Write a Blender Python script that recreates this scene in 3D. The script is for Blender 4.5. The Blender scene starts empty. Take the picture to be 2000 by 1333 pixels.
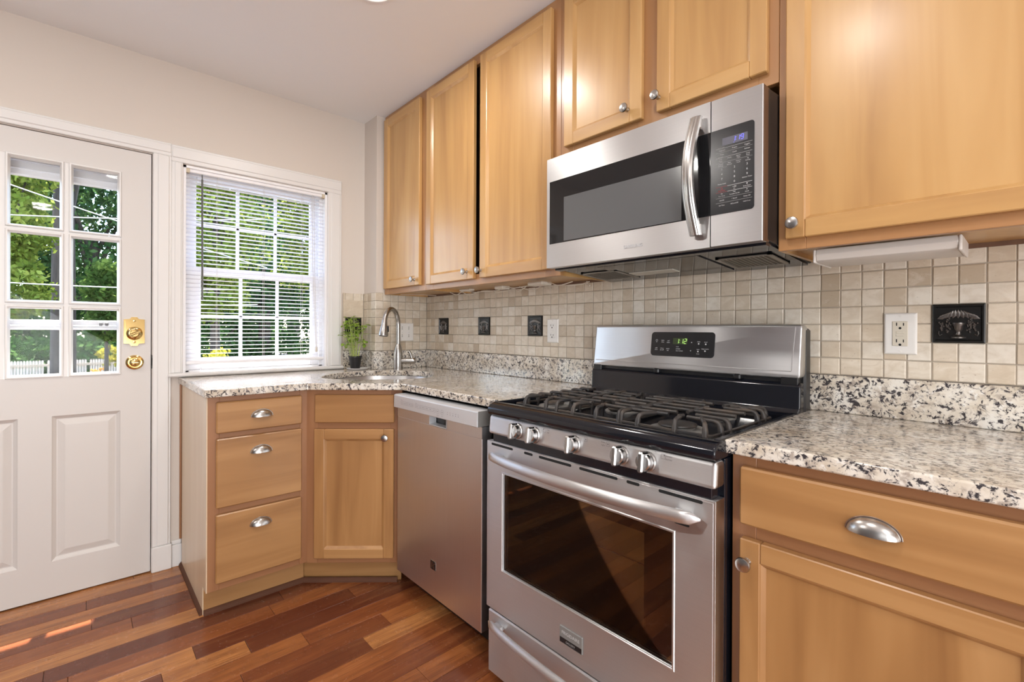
import bpy, bmesh, math, random
import numpy as np
from mathutils import Vector, Matrix

C = bpy.context.scene.collection
SC = bpy.context.scene
PI = math.pi
R = math.radians

# ------------------------------------------------------------------ camera
def make_camera():
    f, th, v0, p, q, h = 924.2428, R(42.32727), 647.2138, R(-0.112176), R(-0.272081), 1.1509
    s, c = math.sin(th), math.cos(th)
    Rt, Fw, Up = Vector((s, c, 0)), Vector((-c, s, 0)), Vector((0, 0, 1))
    F2 = Fw * math.cos(p) + Up * math.sin(p)
    U2 = Up * math.cos(p) - Fw * math.sin(p)
    R3 = Rt * math.cos(q) - U2 * math.sin(q)
    U3 = U2 * math.cos(q) + Rt * math.sin(q)
    cam = bpy.data.cameras.new('camera')
    cam.sensor_width = 36
    cam.lens = f * 36 / 2000
    cam.shift_y = (v0 - 666.5) / 2000
    cam.clip_start = 0.02
    o = bpy.data.objects.new('camera', cam)
    C.objects.link(o)
    m = Matrix.Identity(4)
    for i in range(3):
        m[i][0], m[i][1], m[i][2] = R3[i], U3[i], -F2[i]
    m[2][3] = h
    o.matrix_world = m
    SC.camera = o
make_camera()

# ------------------------------------------------------------------ sky, sun, large lights, exposure
SC.view_settings.view_transform = 'Standard'
SC.view_settings.look = 'None'
SC.view_settings.gamma = 1
SC.view_settings.use_curve_mapping = False
SC.view_settings.exposure = 0.22

wd = bpy.data.worlds.new('sky')
SC.world = wd
wd.use_nodes = True
_n = wd.node_tree.nodes
_sky = _n.new('ShaderNodeTexSky')
_sky.sky_type = 'NISHITA'
_sky.sun_disc = False
_sky.sun_elevation = R(72)
_sky.sun_rotation = R(280)
wd.node_tree.links.new(_sky.outputs[0], _n['Background'].inputs[0])
_n['Background'].inputs[1].default_value = 1.1

def light(name, kind, loc, direction, energy, color=(1, 1, 1), **k):
    l = bpy.data.lights.new(name, kind)
    l.energy = energy
    l.color = color
    for a, b in k.items():
        setattr(l, a, b)
    o = bpy.data.objects.new(name, l)
    o.location = loc
    o.rotation_euler = Vector(direction).to_track_quat('-Z', 'Y').to_euler()
    C.objects.link(o)
    return o

light('sun', 'SUN', (-10, 5, 20), (1.0, -0.20, -3.20), 25.0, (1.0, 0.95, 0.86), angle=R(0.6))
# unseen fill lights added behind and beside the camera; the walls there have no openings
light('rear_fill_light', 'AREA', (2.52, -0.55, 1.25), (-1, 0.20, 0.28), 136, (0.955, 0.98, 1.0),
      shape='RECTANGLE', size=2.4, size_y=2.2)
light('side_fill_light', 'AREA', (0.9, -1.84, 1.40), (-0.25, 1, 0.05), 9, (0.97, 0.985, 1.0),
      shape='RECTANGLE', size=1.2, size_y=1.5)  # weak added side fill; no window is built here

# ------------------------------------------------------------------ materials
MATS = {}
def newmat(name):
    m = bpy.data.materials.new(name)
    m.use_nodes = True
    MATS[name] = m
    nt = m.node_tree
    return m, nt, nt.nodes['Principled BSDF']

def setp(b, **k):
    al = dict(color='Base Color', rough='Roughness', metal='Metallic', spec='Specular IOR Level', coat='Coat Weight',
              coat_rough='Coat Roughness', trans='Transmission Weight', ior='IOR', alpha='Alpha', aniso='Anisotropic',
              em='Emission Color', ems='Emission Strength', sub='Subsurface Weight')
    for a, v in k.items():
        i = b.inputs[al[a]]
        i.default_value = (*v, 1) if isinstance(v, tuple) and len(v) == 3 else v

def plain(name, color, rough=0.5, **k):
    m, nt, b = newmat(name)
    setp(b, color=color, rough=rough, **k)
    return m

def nd(nt, kind, **k):
    n = nt.nodes.new('ShaderNode' + kind)
    for a, v in k.items():
        setattr(n, a, v)
    return n

def coords(nt, scale=(1, 1, 1), rnd=True, kind='Object'):
    tc = nd(nt, 'TexCoord')
    v = tc.outputs[kind]
    if rnd:
        oi = nd(nt, 'ObjectInfo')
        mu = nd(nt, 'Math', operation='MULTIPLY')
        mu.inputs[1].default_value = 37.0
        nt.links.new(oi.outputs['Random'], mu.inputs[0])
        ad = nd(nt, 'VectorMath', operation='ADD')
        nt.links.new(v, ad.inputs[0])
        nt.links.new(mu.outputs[0], ad.inputs[1])
        v = ad.outputs[0]
    mp = nd(nt, 'Mapping')
    mp.inputs['Scale'].default_value = scale
    nt.links.new(v, mp.inputs[0])
    return mp.outputs[0]

def noise(nt, vec, scale, detail=4, rough=0.55, dist=0.0):
    n = nd(nt, 'TexNoise')
    n.inputs['Scale'].default_value = scale
    n.inputs['Detail'].default_value = detail
    n.inputs['Roughness'].default_value = rough
    n.inputs['Distortion'].default_value = dist
    nt.links.new(vec, n.inputs['Vector'])
    return n.outputs['Fac']

def ramp(nt, fac, stops, interp='LINEAR'):
    r = nd(nt, 'ValToRGB')
    r.color_ramp.interpolation = interp
    e = r.color_ramp.elements
    while len(e) > 1:
        e.remove(e[-1])
    e[0].position, e[0].color = stops[0][0], (*stops[0][1], 1)
    for p, c in stops[1:]:
        x = e.new(p)
        x.color = (*c, 1)
    nt.links.new(fac, r.inputs[0])
    return r.outputs[0]

def mix(nt, fac, a, b, blend='MIX'):
    m = nd(nt, 'Mix', data_type='RGBA', blend_type=blend)
    if isinstance(fac, (int, float)):
        m.inputs[0].default_value = fac
    else:
        nt.links.new(fac, m.inputs[0])
    for i, x in ((6, a), (7, b)):
        if isinstance(x, tuple):
            m.inputs[i].default_value = (*x, 1)
        else:
            nt.links.new(x, m.inputs[i])
    return m.outputs[2]

def bump(nt, b, fac, strength=0.2, dist=0.002):
    n = nd(nt, 'Bump')
    n.inputs['Strength'].default_value = strength
    n.inputs['Distance'].default_value = dist
    nt.links.new(fac, n.inputs['Height'])
    nt.links.new(n.outputs[0], b.inputs['Normal'])

def wood(name, axis, dark, mid, lite, rough=0.3, fleck=0.5):
    m, nt, b = newmat(name)
    sc = [9.0, 9.0, 9.0]
    sc[axis] = 0.8
    v = coords(nt, tuple(sc))
    broad = noise(nt, v, 1.3, 3, 0.5, 0.6)
    col = ramp(nt, broad, [(0.26, dark), (0.5, mid), (0.74, lite)])
    sc2 = [70.0, 70.0, 70.0]
    sc2[axis] = 2.5
    v2 = coords(nt, tuple(sc2))
    fine = noise(nt, v2, 1.0, 3, 0.6)
    col = mix(nt, ramp(nt, fine, [(0.3, (0.06,) * 3), (0.7, (0.0,) * 3)]), col, dark)
    sc3 = [26.0, 26.0, 26.0]
    sc3[axis] = 3.2
    v3 = coords(nt, tuple(sc3))
    fl = noise(nt, v3, 1.0, 5, 0.7, 1.2)
    f = ramp(nt, fl, [(0.70, (0, 0, 0)), (0.80, (fleck,) * 3)])
    col = mix(nt, f, col, tuple(x * 0.55 for x in dark))
    nt.links.new(col, b.inputs['Base Color'])
    setp(b, rough=rough + .1, coat=0.42, coat_rough=0.24)
    bump(nt, b, fine, 0.04)
    return m

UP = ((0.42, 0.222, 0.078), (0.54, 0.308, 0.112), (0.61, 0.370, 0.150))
LO = ((0.265, 0.124, 0.042), (0.375, 0.190, 0.068), (0.475, 0.262, 0.105))  # dimmer light on the base cabinets put into a darker maple
FR = ((0.265, 0.112, 0.046), (0.315, 0.142, 0.060), (0.365, 0.175, 0.077))  # face-frame shade put into a darker, redder maple
UF = ((0.34, 0.160, 0.062), (0.415, 0.208, 0.082), (0.47, 0.250, 0.102))  # upper face frames: the same shade, put in more lightly
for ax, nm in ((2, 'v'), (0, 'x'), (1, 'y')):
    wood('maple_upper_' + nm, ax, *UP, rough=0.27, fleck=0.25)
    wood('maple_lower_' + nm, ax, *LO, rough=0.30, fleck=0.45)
    wood('maple_frame_' + nm, ax, *FR, rough=0.33, fleck=0.2)
    wood('maple_upframe_' + nm, ax, *UF, rough=0.3, fleck=0.2)
wood('maple_window_lit_v', 2, (0.66, 0.50, 0.335), (0.71, 0.56, 0.39), (0.75, 0.61, 0.44), rough=0.3, fleck=0.05)  # window light on the end panel put into a paler maple
wood('cab_inside', 2, (0.10, 0.05, 0.03), (0.14, 0.07, 0.04), (0.16, 0.09, 0.05), rough=0.6, fleck=0.0)
plain('shoe_wood', (0.105, 0.045, 0.026), 0.75, spec=0.2)

def granite():
    m, nt, b = newmat('granite')
    v = coords(nt, (1, 1, 1), rnd=False)
    big = noise(nt, v, 14, 4, 0.6)
    base = ramp(nt, big, [(0.30, (0.54, 0.455, 0.345)), (0.50, (0.70, 0.64, 0.55)), (0.68, (0.79, 0.765, 0.71))])
    g1 = noise(nt, v, 46, 4, 0.62, 0.5)
    base = mix(nt, ramp(nt, g1, [(0.52, (0, 0, 0)), (0.64, (0.8,) * 3)]), base, (0.36, 0.30, 0.25))
    w = noise(nt, v, 62, 3, 0.6, 0.6)
    base = mix(nt, ramp(nt, w, [(0.60, (0, 0, 0)), (0.68, (0.8,) * 3)]), base, (0.80, 0.78, 0.74))
    v2 = coords(nt, (1, 1, 1), rnd=False)
    wp = nd(nt, 'VectorMath', operation='ADD')
    nz = nd(nt, 'TexNoise')
    nz.inputs['Scale'].default_value = 30
    nt.links.new(v2, nz.inputs['Vector'])
    sm = nd(nt, 'VectorMath', operation='SCALE')
    sm.inputs['Scale'].default_value = 0.03
    nt.links.new(nz.outputs['Color'], sm.inputs[0])
    nt.links.new(v2, wp.inputs[0])
    nt.links.new(sm.outputs[0], wp.inputs[1])
    k = noise(nt, wp.outputs[0], 84, 6, 0.66)
    base = mix(nt, ramp(nt, k, [(0.50, (0, 0, 0)), (0.58, (0.55,) * 3)]), base, (0.20, 0.185, 0.18))
    base = mix(nt, ramp(nt, k, [(0.552, (0, 0, 0)), (0.588, (0.95,) * 3)]), base, (0.028, 0.024, 0.03))
    k2 = noise(nt, wp.outputs[0], 46, 5, 0.7, 0.8)
    base = mix(nt, ramp(nt, k2, [(0.59, (0, 0, 0)), (0.63, (0.92,) * 3)]), base, (0.045, 0.04, 0.05))
    nt.links.new(base, b.inputs['Base Color'])
    setp(b, rough=0.12, coat=0.3, coat_rough=0.05)
granite()

def tile():
    m, nt, b = newmat('travertine')
    at = nd(nt, 'Attribute', attribute_name='tone')
    v = coords(nt, (1, 1, 1.6), rnd=False)
    ad = nd(nt, 'VectorMath', operation='ADD')
    nt.links.new(v, ad.inputs[0])
    nt.links.new(at.outputs['Fac'], ad.inputs[1])
    n1 = noise(nt, ad.outputs[0], 22, 5, 0.62, 0.8)
    c1 = ramp(nt, at.outputs['Fac'], [(0.0, (0.45, 0.365, 0.27)), (0.25, (0.57, 0.48, 0.37)), (0.6, (0.64, 0.56, 0.455)), (1.0, (0.70, 0.645, 0.56))])
    c1 = mix(nt, ramp(nt, n1, [(0.30, (0.45,) * 3), (0.55, (0.0,) * 3)]), c1, (0.46, 0.365, 0.26))
    c1 = mix(nt, ramp(nt, n1, [(0.55, (0.0,) * 3), (0.80, (0.5,) * 3)]), c1, (0.78, 0.72, 0.63))
    pit = noise(nt, ad.outputs[0], 120, 3, 0.6)
    c1 = mix(nt, ramp(nt, pit, [(0.68, (0, 0, 0)), (0.74, (0.6,) * 3)]), c1, (0.25, 0.18, 0.12))
    nt.links.new(c1, b.inputs['Base Color'])
    setp(b, rough=0.42)
    bump(nt, b, pit, 0.25, -0.002)
tile()

def floorwood():
    m, nt, b = newmat('cherry_plank')
    at = nd(nt, 'Attribute', attribute_name='tone')
    v = coords(nt, (14, 1.1, 1), rnd=False)
    sc = nd(nt, 'VectorMath', operation='SCALE')
    co = nd(nt, 'CombineXYZ')
    for i in range(3):
        nt.links.new(at.outputs['Fac'], co.inputs[i])
    sc.inputs['Scale'].default_value = 91
    nt.links.new(co.outputs[0], sc.inputs[0])
    ad = nd(nt, 'VectorMath', operation='ADD')
    nt.links.new(v, ad.inputs[0])
    nt.links.new(sc.outputs[0], ad.inputs[1])
    n1 = noise(nt, ad.outputs[0], 1.6, 4, 0.6, 0.6)
    c = ramp(nt, at.outputs['Fac'], [(0.0, (0.120, 0.033, 0.016)), (0.35, (0.25, 0.075, 0.025)), (0.7, (0.40, 0.142, 0.042)), (1.0, (0.56, 0.245, 0.080))])
    c = mix(nt, ramp(nt, n1, [(0.32, (0.55,) * 3), (0.6, (0.0,) * 3)]), c, (0.11, 0.028, 0.013))
    c = mix(nt, ramp(nt, n1, [(0.55, (0.0,) * 3), (0.85, (0.5,) * 3)]), c, (0.44, 0.19, 0.075))
    v2 = coords(nt, (160, 7, 1), rnd=False)
    n2 = noise(nt, v2, 1, 3, 0.6)
    c = mix(nt, ramp(nt, n2, [(0.30, (0.5,) * 3), (0.52, (0,) * 3)]), c, (0.08, 0.022, 0.012))
    nt.links.new(c, b.inputs['Base Color'])
    v3 = coords(nt, (1, 1, 1), rnd=False)
    n3 = noise(nt, v3, 26, 6, 0.7)
    rr = ramp(nt, n3, [(0.3, (0.16,) * 3), (0.75, (0.33,) * 3)])
    nt.links.new(rr, b.inputs['Roughness'])
floorwood()

def steel(name, axis, col=(0.68, 0.682, 0.69), rough=0.42, aniso=0.85):
    """brushed metal: the brush lines run along axis, highlights spread across them"""
    m, nt, b = newmat(name)
    sc = [700.0, 700.0, 700.0]
    sc[axis] = 5.0
    n = noise(nt, coords(nt, tuple(sc), rnd=False), 1.0, 2, 0.5)
    n2 = noise(nt, coords(nt, (2.2, 2.2, 2.2), rnd=False), 2.2, 3, 0.5)
    rr = ramp(nt, n2, [(0.3, (rough * .93,) * 3), (0.7, (rough * 1.1,) * 3)])
    nt.links.new(rr, b.inputs['Roughness'])
    nt.links.new(ramp(nt, n, [(0.2, tuple(x * 0.965 for x in col)), (0.8, tuple(min(1, x * 1.025) for x in col))]), b.inputs['Base Color'])
    tg = nd(nt, 'Tangent', direction_type='UV_MAP')
    nt.links.new(tg.outputs[0], b.inputs['Tangent'])
    setp(b, metal=1.0, aniso=aniso)
    b.inputs['Anisotropic Rotation'].default_value = 0.25 if axis != 2 else 0.0
STEEL = ('steel_x', 'steel_z')
steel('steel_x', 0)
steel('steel_z', 2, (0.72, 0.715, 0.725), 0.36, 0.7)
plain('nickel', (0.47, 0.455, 0.435), 0.27, metal=1.0)
plain('chrome', (0.46, 0.45, 0.44), 0.26, metal=1.0)
plain('brass', (0.80, 0.60, 0.26), 0.13, metal=1.0)
plain('silver_plastic', (0.60, 0.61, 0.63), 0.38, metal=0.35)
plain('grey_edge', (0.20, 0.195, 0.185), 0.4)
plain('black_enamel', (0.007, 0.008, 0.012), 0.09)
plain('black_plastic', (0.012, 0.012, 0.013), 0.35)
plain('black_glass', (0.010, 0.010, 0.011), 0.06)
plain('dark_void', (0.006, 0.006, 0.006), 0.8)
plain('brown_edge', (0.09, 0.045, 0.025), 0.35)
plain('microwave_screen', (0.115, 0.118, 0.122), 0.16)
plain('panel_black', (0.013, 0.013, 0.015), 0.22)
plain('display_grey', (0.10, 0.10, 0.13), 0.3)
plain('display_green', (0.03, 0.05, 0.012), 0.3)
plain('print_white', (0.62, 0.62, 0.62), 0.6)
plain('print_red', (0.45, 0.05, 0.06), 0.6)
plain('print_grey', (0.20, 0.20, 0.21), 0.6)
plain('print_dim', (0.40, 0.40, 0.40), 0.6)
plain('digit_blue', (0.1, 0.1, 0.9), 0.5, em=(0.16, 0.16, 1.0), ems=1.6)
plain('digit_green', (0.3, 0.6, 0.1), 0.5, em=(0.50, 0.80, 0.22), ems=0.9)
plain('wall_cream', (0.650, 0.585, 0.525), 0.7)
plain('ceiling_white', (0.86, 0.86, 0.865), 0.8)
plain('trim_white', (0.74, 0.725, 0.71), 0.35)
plain('door_paint', (0.64, 0.61, 0.585), 0.38)
plain('vinyl_white', (0.86, 0.855, 0.87), 0.35)
plain('storm_white', (0.84, 0.85, 0.87), 0.4)
plain('wall_slate', (0.17, 0.175, 0.19), 0.7)
plain('slat_white', (0.86, 0.85, 0.87), 0.4)
plain('wand_grey', (0.10, 0.10, 0.09), 0.2)
plain('beige_plastic', (0.58, 0.50, 0.37), 0.45)
plain('grout', (0.36, 0.31, 0.25), 0.9)
plain('outlet_white', (0.74, 0.72, 0.69), 0.3)
plain('outlet_almond', (0.60, 0.55, 0.46), 0.3)
plain('cord_white', (0.62, 0.56, 0.48), 0.5)
plain('fixture_white', (0.58, 0.54, 0.50), 0.35)
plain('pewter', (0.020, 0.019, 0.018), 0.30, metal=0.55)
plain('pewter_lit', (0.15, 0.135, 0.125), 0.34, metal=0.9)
plain('pot_black', (0.012, 0.012, 0.013), 0.4)
plain('saucer_white', (0.78, 0.77, 0.76), 0.3)
plain('soil', (0.03, 0.02, 0.012), 0.9)
plain('stem_green', (0.42, 0.50, 0.14), 0.5)
plain('filter_mesh', (0.11, 0.085, 0.06), 0.45, metal=0.6)
plain('filter_frame', (0.30, 0.28, 0.25), 0.35, metal=0.8)
plain('lens_clear', (0.50, 0.47, 0.40), 0.2)
plain('lamp_lens', (0.9, 0.9, 0.9), 0.5, em=(1.0, 0.96, 0.90), ems=3.0)
plain('oven_amber_lit', (0.50, 0.33, 0.15), 0.3, coat=0.3)  # amber light and reflection in the oven put into the pane colour
plain('oven_inner', (0.028, 0.018, 0.013), 0.3)
plain('ground', (0.055, 0.042, 0.026), 0.95)
plain('fence_rail', (0.55, 0.43, 0.31), 0.8)
plain('fence_grey', (0.50, 0.44, 0.38), 0.8)
plain('wire_pale', (0.55, 0.55, 0.55), 0.4)

def slat():
    m = bpy.data.materials.new('slat_thin')
    m.use_nodes = True
    MATS['slat_thin'] = m
    nt = m.node_tree
    b = nt.nodes['Principled BSDF']
    setp(b, color=(0.92, 0.91, 0.915), rough=0.4)
    t = nd(nt, 'BsdfTranslucent')
    t.inputs[0].default_value = (0.80, 0.79, 0.84, 1)
    mx = nd(nt, 'MixShader')
    mx.inputs[0].default_value = 0.3
    nt.links.new(b.outputs[0], mx.inputs[1])
    nt.links.new(t.outputs[0], mx.inputs[2])
    nt.links.new(mx.outputs[0], nt.nodes['Material Output'].inputs[0])
slat()

def iron():
    m, nt, b = newmat('cast_iron')
    v = coords(nt, (1, 1, 1), rnd=False)
    n = noise(nt, v, 18, 4, 0.6)
    nt.links.new(ramp(nt, n, [(0.35, (0.024, 0.024, 0.026)), (0.55, (0.050, 0.042, 0.037)), (0.72, (0.095, 0.070, 0.052))]), b.inputs['Base Color'])
    setp(b, rough=0.42)
iron()

def bark():
    m, nt, b = newmat('bark')
    v = coords(nt, (5, 5, 0.7), rnd=False)
    n = noise(nt, v, 2.5, 5, 0.65)
    nt.links.new(ramp(nt, n, [(0.3, (0.022, 0.016, 0.011)), (0.7, (0.105, 0.078, 0.055))]), b.inputs['Base Color'])
    setp(b, rough=0.9)
bark()

def leafmat(name, a, b_, c):
    m = bpy.data.materials.new(name)
    m.use_nodes = True
    MATS[name] = m
    nt = m.node_tree
    nt.nodes.clear()
    out = nd(nt, 'OutputMaterial')
    at = nd(nt, 'Attribute', attribute_name='tone')
    col = ramp(nt, at.outputs['Fac'], [(0.0, a), (0.5, b_), (1.0, c)])
    d = nd(nt, 'BsdfDiffuse')
    t = nd(nt, 'BsdfTranslucent')
    nt.links.new(col, d.inputs[0])
    nt.links.new(col, t.inputs[0])
    mx = nd(nt, 'MixShader')
    mx.inputs[0].default_value = 0.38
    nt.links.new(d.outputs[0], mx.inputs[1])
    nt.links.new(t.outputs[0], mx.inputs[2])
    nt.links.new(mx.outputs[0], out.inputs[0])
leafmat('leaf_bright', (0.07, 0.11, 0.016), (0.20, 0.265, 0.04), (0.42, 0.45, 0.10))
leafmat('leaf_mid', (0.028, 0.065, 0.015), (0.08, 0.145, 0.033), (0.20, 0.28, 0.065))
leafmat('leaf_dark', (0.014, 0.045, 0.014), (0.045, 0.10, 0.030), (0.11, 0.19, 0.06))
leafmat('leaf_yellow', (0.20, 0.20, 0.02), (0.36, 0.32, 0.04), (0.50, 0.46, 0.08))
leafmat('leaf_orange', (0.40, 0.20, 0.05), (0.60, 0.36, 0.09), (0.70, 0.50, 0.16))
leafmat('basil_leaf', (0.20, 0.34, 0.04), (0.34, 0.50, 0.08), (0.52, 0.64, 0.18))

def fencemat():
    m, nt, b = newmat('fence_white')
    v = coords(nt, (14, 14, 1.5), rnd=False)
    n = noise(nt, v, 3, 4, 0.6)
    nt.links.new(ramp(nt, n, [(0.3, (0.52, 0.42, 0.335)), (0.7, (0.82, 0.73, 0.63))]), b.inputs['Base Color'])
    setp(b, rough=0.85)
fencemat()

def glass(name, tint=(1, 1, 1), refl=1.0):
    m = bpy.data.materials.new(name)
    m.use_nodes = True
    MATS[name] = m
    nt = m.node_tree
    nt.nodes.clear()
    out = nd(nt, 'OutputMaterial')
    fr = nd(nt, 'Fresnel')
    fr.inputs[0].default_value = 1.45
    mu = nd(nt, 'Math', operation='MULTIPLY')
    mu.inputs[1].default_value = refl
    nt.links.new(fr.outputs[0], mu.inputs[0])
    t = nd(nt, 'BsdfTransparent')
    t.inputs[0].default_value = (*tint, 1)
    g = nd(nt, 'BsdfGlossy')
    g.inputs['Roughness'].default_value = 0.02
    mx = nd(nt, 'MixShader')
    nt.links.new(mu.outputs[0], mx.inputs[0])
    nt.links.new(t.outputs[0], mx.inputs[1])
    nt.links.new(g.outputs[0], mx.inputs[2])
    nt.links.new(mx.outputs[0], out.inputs[0])
glass('pane', (1, 1, 1), 0.12)
glass('oven_glass', (0.80, 0.76, 0.70), 1.3)
# ------------------------------------------------------------------ mesh building helpers
class MB:
    """collects shapes and builds them as one mesh object"""
    def __init__(s, xf=None):
        s.v, s.f, s.m, s.t = [], [], [], []
        s.xf = xf
        s.tone = None
    def add(s, vs, fs, mi=0, tone=None):
        n = len(s.v)
        if s.xf is not None:
            vs = [tuple(s.xf @ Vector(p)) for p in vs]
        s.v += [tuple(p) for p in vs]
        for f in fs:
            s.f.append([n + i for i in f])
            s.m.append(mi)
            s.t.append(tone if tone is not None else 0.5)
        return s
    def box(s, x0, y0, z0, x1, y1, z1, mi=0, bev=0.0, tone=None):
        x0, x1 = min(x0, x1), max(x0, x1)
        y0, y1 = min(y0, y1), max(y0, y1)
        z0, z1 = min(z0, z1), max(z0, z1)
        if bev <= 0:
            v = [(x, y, z) for x in (x0, x1) for y in (y0, y1) for z in (z0, z1)]
            return s.add(v, [(0, 1, 3, 2), (4, 6, 7, 5), (0, 4, 5, 1), (2, 3, 7, 6), (0, 2, 6, 4), (1, 5, 7, 3)], mi, tone)
        b = min(bev, (x1 - x0) * .49, (y1 - y0) * .49, (z1 - z0) * .49)
        X, Y, Z = (x0, x1), (y0, y1), (z0, z1)
        sg = (1, -1)
        v, idx = [], {}
        for i in (0, 1):
            for j in (0, 1):
                for k in (0, 1):
                    for a in range(3):
                        p = [X[i] + sg[i] * b, Y[j] + sg[j] * b, Z[k] + sg[k] * b]
                        p[a] = (X[i], Y[j], Z[k])[a]
                        idx[i, j, k, a] = len(v)
                        v.append(tuple(p))
        f = []
        for i in (0, 1):
            f.append([idx[i, 0, 0, 0], idx[i, 1, 0, 0], idx[i, 1, 1, 0], idx[i, 0, 1, 0]])
            f.append([idx[0, i, 0, 1], idx[1, i, 0, 1], idx[1, i, 1, 1], idx[0, i, 1, 1]])
            f.append([idx[0, 0, i, 2], idx[1, 0, i, 2], idx[1, 1, i, 2], idx[0, 1, i, 2]])
        for i in (0, 1):
            for j in (0, 1):
                f.append([idx[i, j, 0, 0], idx[i, j, 1, 0], idx[i, j, 1, 1], idx[i, j, 0, 1]])
                f.append([idx[i, 0, j, 0], idx[i, 1, j, 0], idx[i, 1, j, 2], idx[i, 0, j, 2]])
                f.append([idx[0, i, j, 1], idx[1, i, j, 1], idx[1, i, j, 2], idx[0, i, j, 2]])
        for i in (0, 1):
            for j in (0, 1):
                for k in (0, 1):
                    f.append([idx[i, j, k, 0], idx[i, j, k, 1], idx[i, j, k, 2]])
        return s.add(v, f, mi, tone)
    def prism(s, poly, axis, a0, a1, mi=0):
        """extrude a 2D polygon along an axis; poly coordinates are the two other axes in xyz order"""
        def P(p, a):
            q = [p[0], p[1]]
            q.insert(axis, a)
            return tuple(q)
        n = len(poly)
        v = [P(p, a0) for p in poly] + [P(p, a1) for p in poly]
        f = [list(range(n)), list(range(2 * n - 1, n - 1, -1))]
        f += [[i, (i + 1) % n, n + (i + 1) % n, n + i] for i in range(n)]
        return s.add(v, f, mi)
    def tube(s, path, rad, seg=10, mi=0, caps=True, closed=False, flat=1.0):
        P = [Vector(p) for p in path]
        n = len(P)
        rads = rad if isinstance(rad, (list, tuple)) else [rad] * n
        v, f = [], []
        up = None
        for i in range(n):
            if closed:
                t = (P[(i + 1) % n] - P[i - 1]).normalized()
            else:
                t = (P[min(i + 1, n - 1)] - P[max(i - 1, 0)]).normalized()
            if up is None:
                ref = Vector((0, 0, 1)) if abs(t.z) < 0.9 else Vector((1, 0, 0))
            else:
                ref = up
            a = ref.cross(t)
            if a.length < 1e-6:
                a = Vector((1, 0, 0)).cross(t)
            a.normalize()
            b = t.cross(a).normalized()
            up = b
            for k in range(seg):
                an = 2 * PI * (k + 0.5) / seg
                v.append(P[i] + a * (math.cos(an) * rads[i]) + b * (math.sin(an) * rads[i] * flat))
        for i in range(n if closed else n - 1):
            j = (i + 1) % n
            for k in range(seg):
                l = (k + 1) % seg
                f.append([i * seg + k, i * seg + l, j * seg + l, j * seg + k])
        if caps and not closed:
            f.append(list(range(seg - 1, -1, -1)))
            f.append([(n - 1) * seg + k for k in range(seg)])
        return s.add(v, f, mi)
    def lathe(s, prof, loc=(0, 0, 0), axis=(0, 0, 1), seg=24, mi=0, caps=True):
        q = Vector((0, 0, 1)).rotation_difference(Vector(axis).normalized()).to_matrix()
        L = Vector(loc)
        v, f = [], []
        for r, z in prof:
            for k in range(seg):
                a = 2 * PI * k / seg
                v.append(L + q @ Vector((r * math.cos(a), r * math.sin(a), z)))
        n = len(prof)
        for i in range(n - 1):
            for k in range(seg):
                l = (k + 1) % seg
                f.append([i * seg + k, i * seg + l, (i + 1) * seg + l, (i + 1) * seg + k])
        if caps:
            f.append(list(range(seg - 1, -1, -1)))
            f.append([(n - 1) * seg + k for k in range(seg)])
        return s.add(v, f, mi)
    def ball(s, c, r, mi=0, seg=8, rings=6, sq=(1, 1, 1)):
        v, f = [], []
        for i in range(rings + 1):
            a = PI * i / rings
            for k in range(seg):
                b = 2 * PI * k / seg
                v.append((c[0] + r * sq[0] * math.sin(a) * math.cos(b), c[1] + r * sq[1] * math.sin(a) * math.sin(b), c[2] + r * sq[2] * math.cos(a)))
        for i in range(rings):
            for k in range(seg):
                l = (k + 1) % seg
                f.append([i * seg + k, i * seg + l, (i + 1) * seg + l, (i + 1) * seg + k])
        return s.add(v, f, mi)
    def rings(s, rect, steps, fn, mi=0, cap=True, mi_cap=None):
        """nested rectangles: steps = [(inset, depth)], fn(u, v, depth) -> xyz"""
        u0, v0, u1, v1 = rect
        v, f = [], []
        for ins, d in steps:
            v += [fn(u0 + ins, v0 + ins, d), fn(u1 - ins, v0 + ins, d), fn(u1 - ins, v1 - ins, d), fn(u0 + ins, v1 - ins, d)]
        for i in range(len(steps) - 1):
            for k in range(4):
                l = (k + 1) % 4
                f.append([i * 4 + k, i * 4 + l, i * 4 + 4 + l, i * 4 + 4 + k])
        s.add(v, f, mi)
        if cap:
            n = (len(steps) - 1) * 4
            s.add(v[n:n + 4], [[0, 1, 2, 3]], mi if mi_cap is None else mi_cap)
        return s
    def text(s, body, size, loc, right, up, mi=0, align='CENTER', thick=0.0):
        cu = bpy.data.curves.new('t', 'FONT')
        cu.body = body
        cu.size = size
        cu.align_x = align
        cu.align_y = 'CENTER'
        cu.extrude = thick
        cu.resolution_u = 2
        o = bpy.data.objects.new('t', cu)
        C.objects.link(o)
        me = bpy.data.meshes.new_from_object(o)
        r, u = Vector(right).normalized(), Vector(up).normalized()
        w = r.cross(u)
        L = Vector(loc)
        vs = [L + r * q.co.x + u * q.co.y + w * q.co.z for q in me.vertices]
        fs = [list(p.vertices) for p in me.polygons]
        s.add(vs, fs, mi)
        bpy.data.objects.remove(o)
        bpy.data.curves.remove(cu)
        bpy.data.meshes.remove(me)
        return s
    def seg7(s, digits, size, loc, right, up, mi=0, slant=0.12):
        """seven-segment digits; ':' is two dots"""
        r, u = Vector(right).normalized(), Vector(up).normalized()
        n = r.cross(u)
        L = Vector(loc)
        h, w, t = size, size * 0.52, size * 0.10
        S = {'a': (0, h, w, h), 'b': (w, h / 2, w, h), 'c': (w, 0, w, h / 2), 'd': (0, 0, w, 0), 'e': (0, 0, 0, h / 2), 'f': (0, h / 2, 0, h), 'g': (0, h / 2, w, h / 2)}
        T = {'1': 'bc', '2': 'abged', '9': 'abcfgd', '7': 'abc'}
        x = 0
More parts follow.
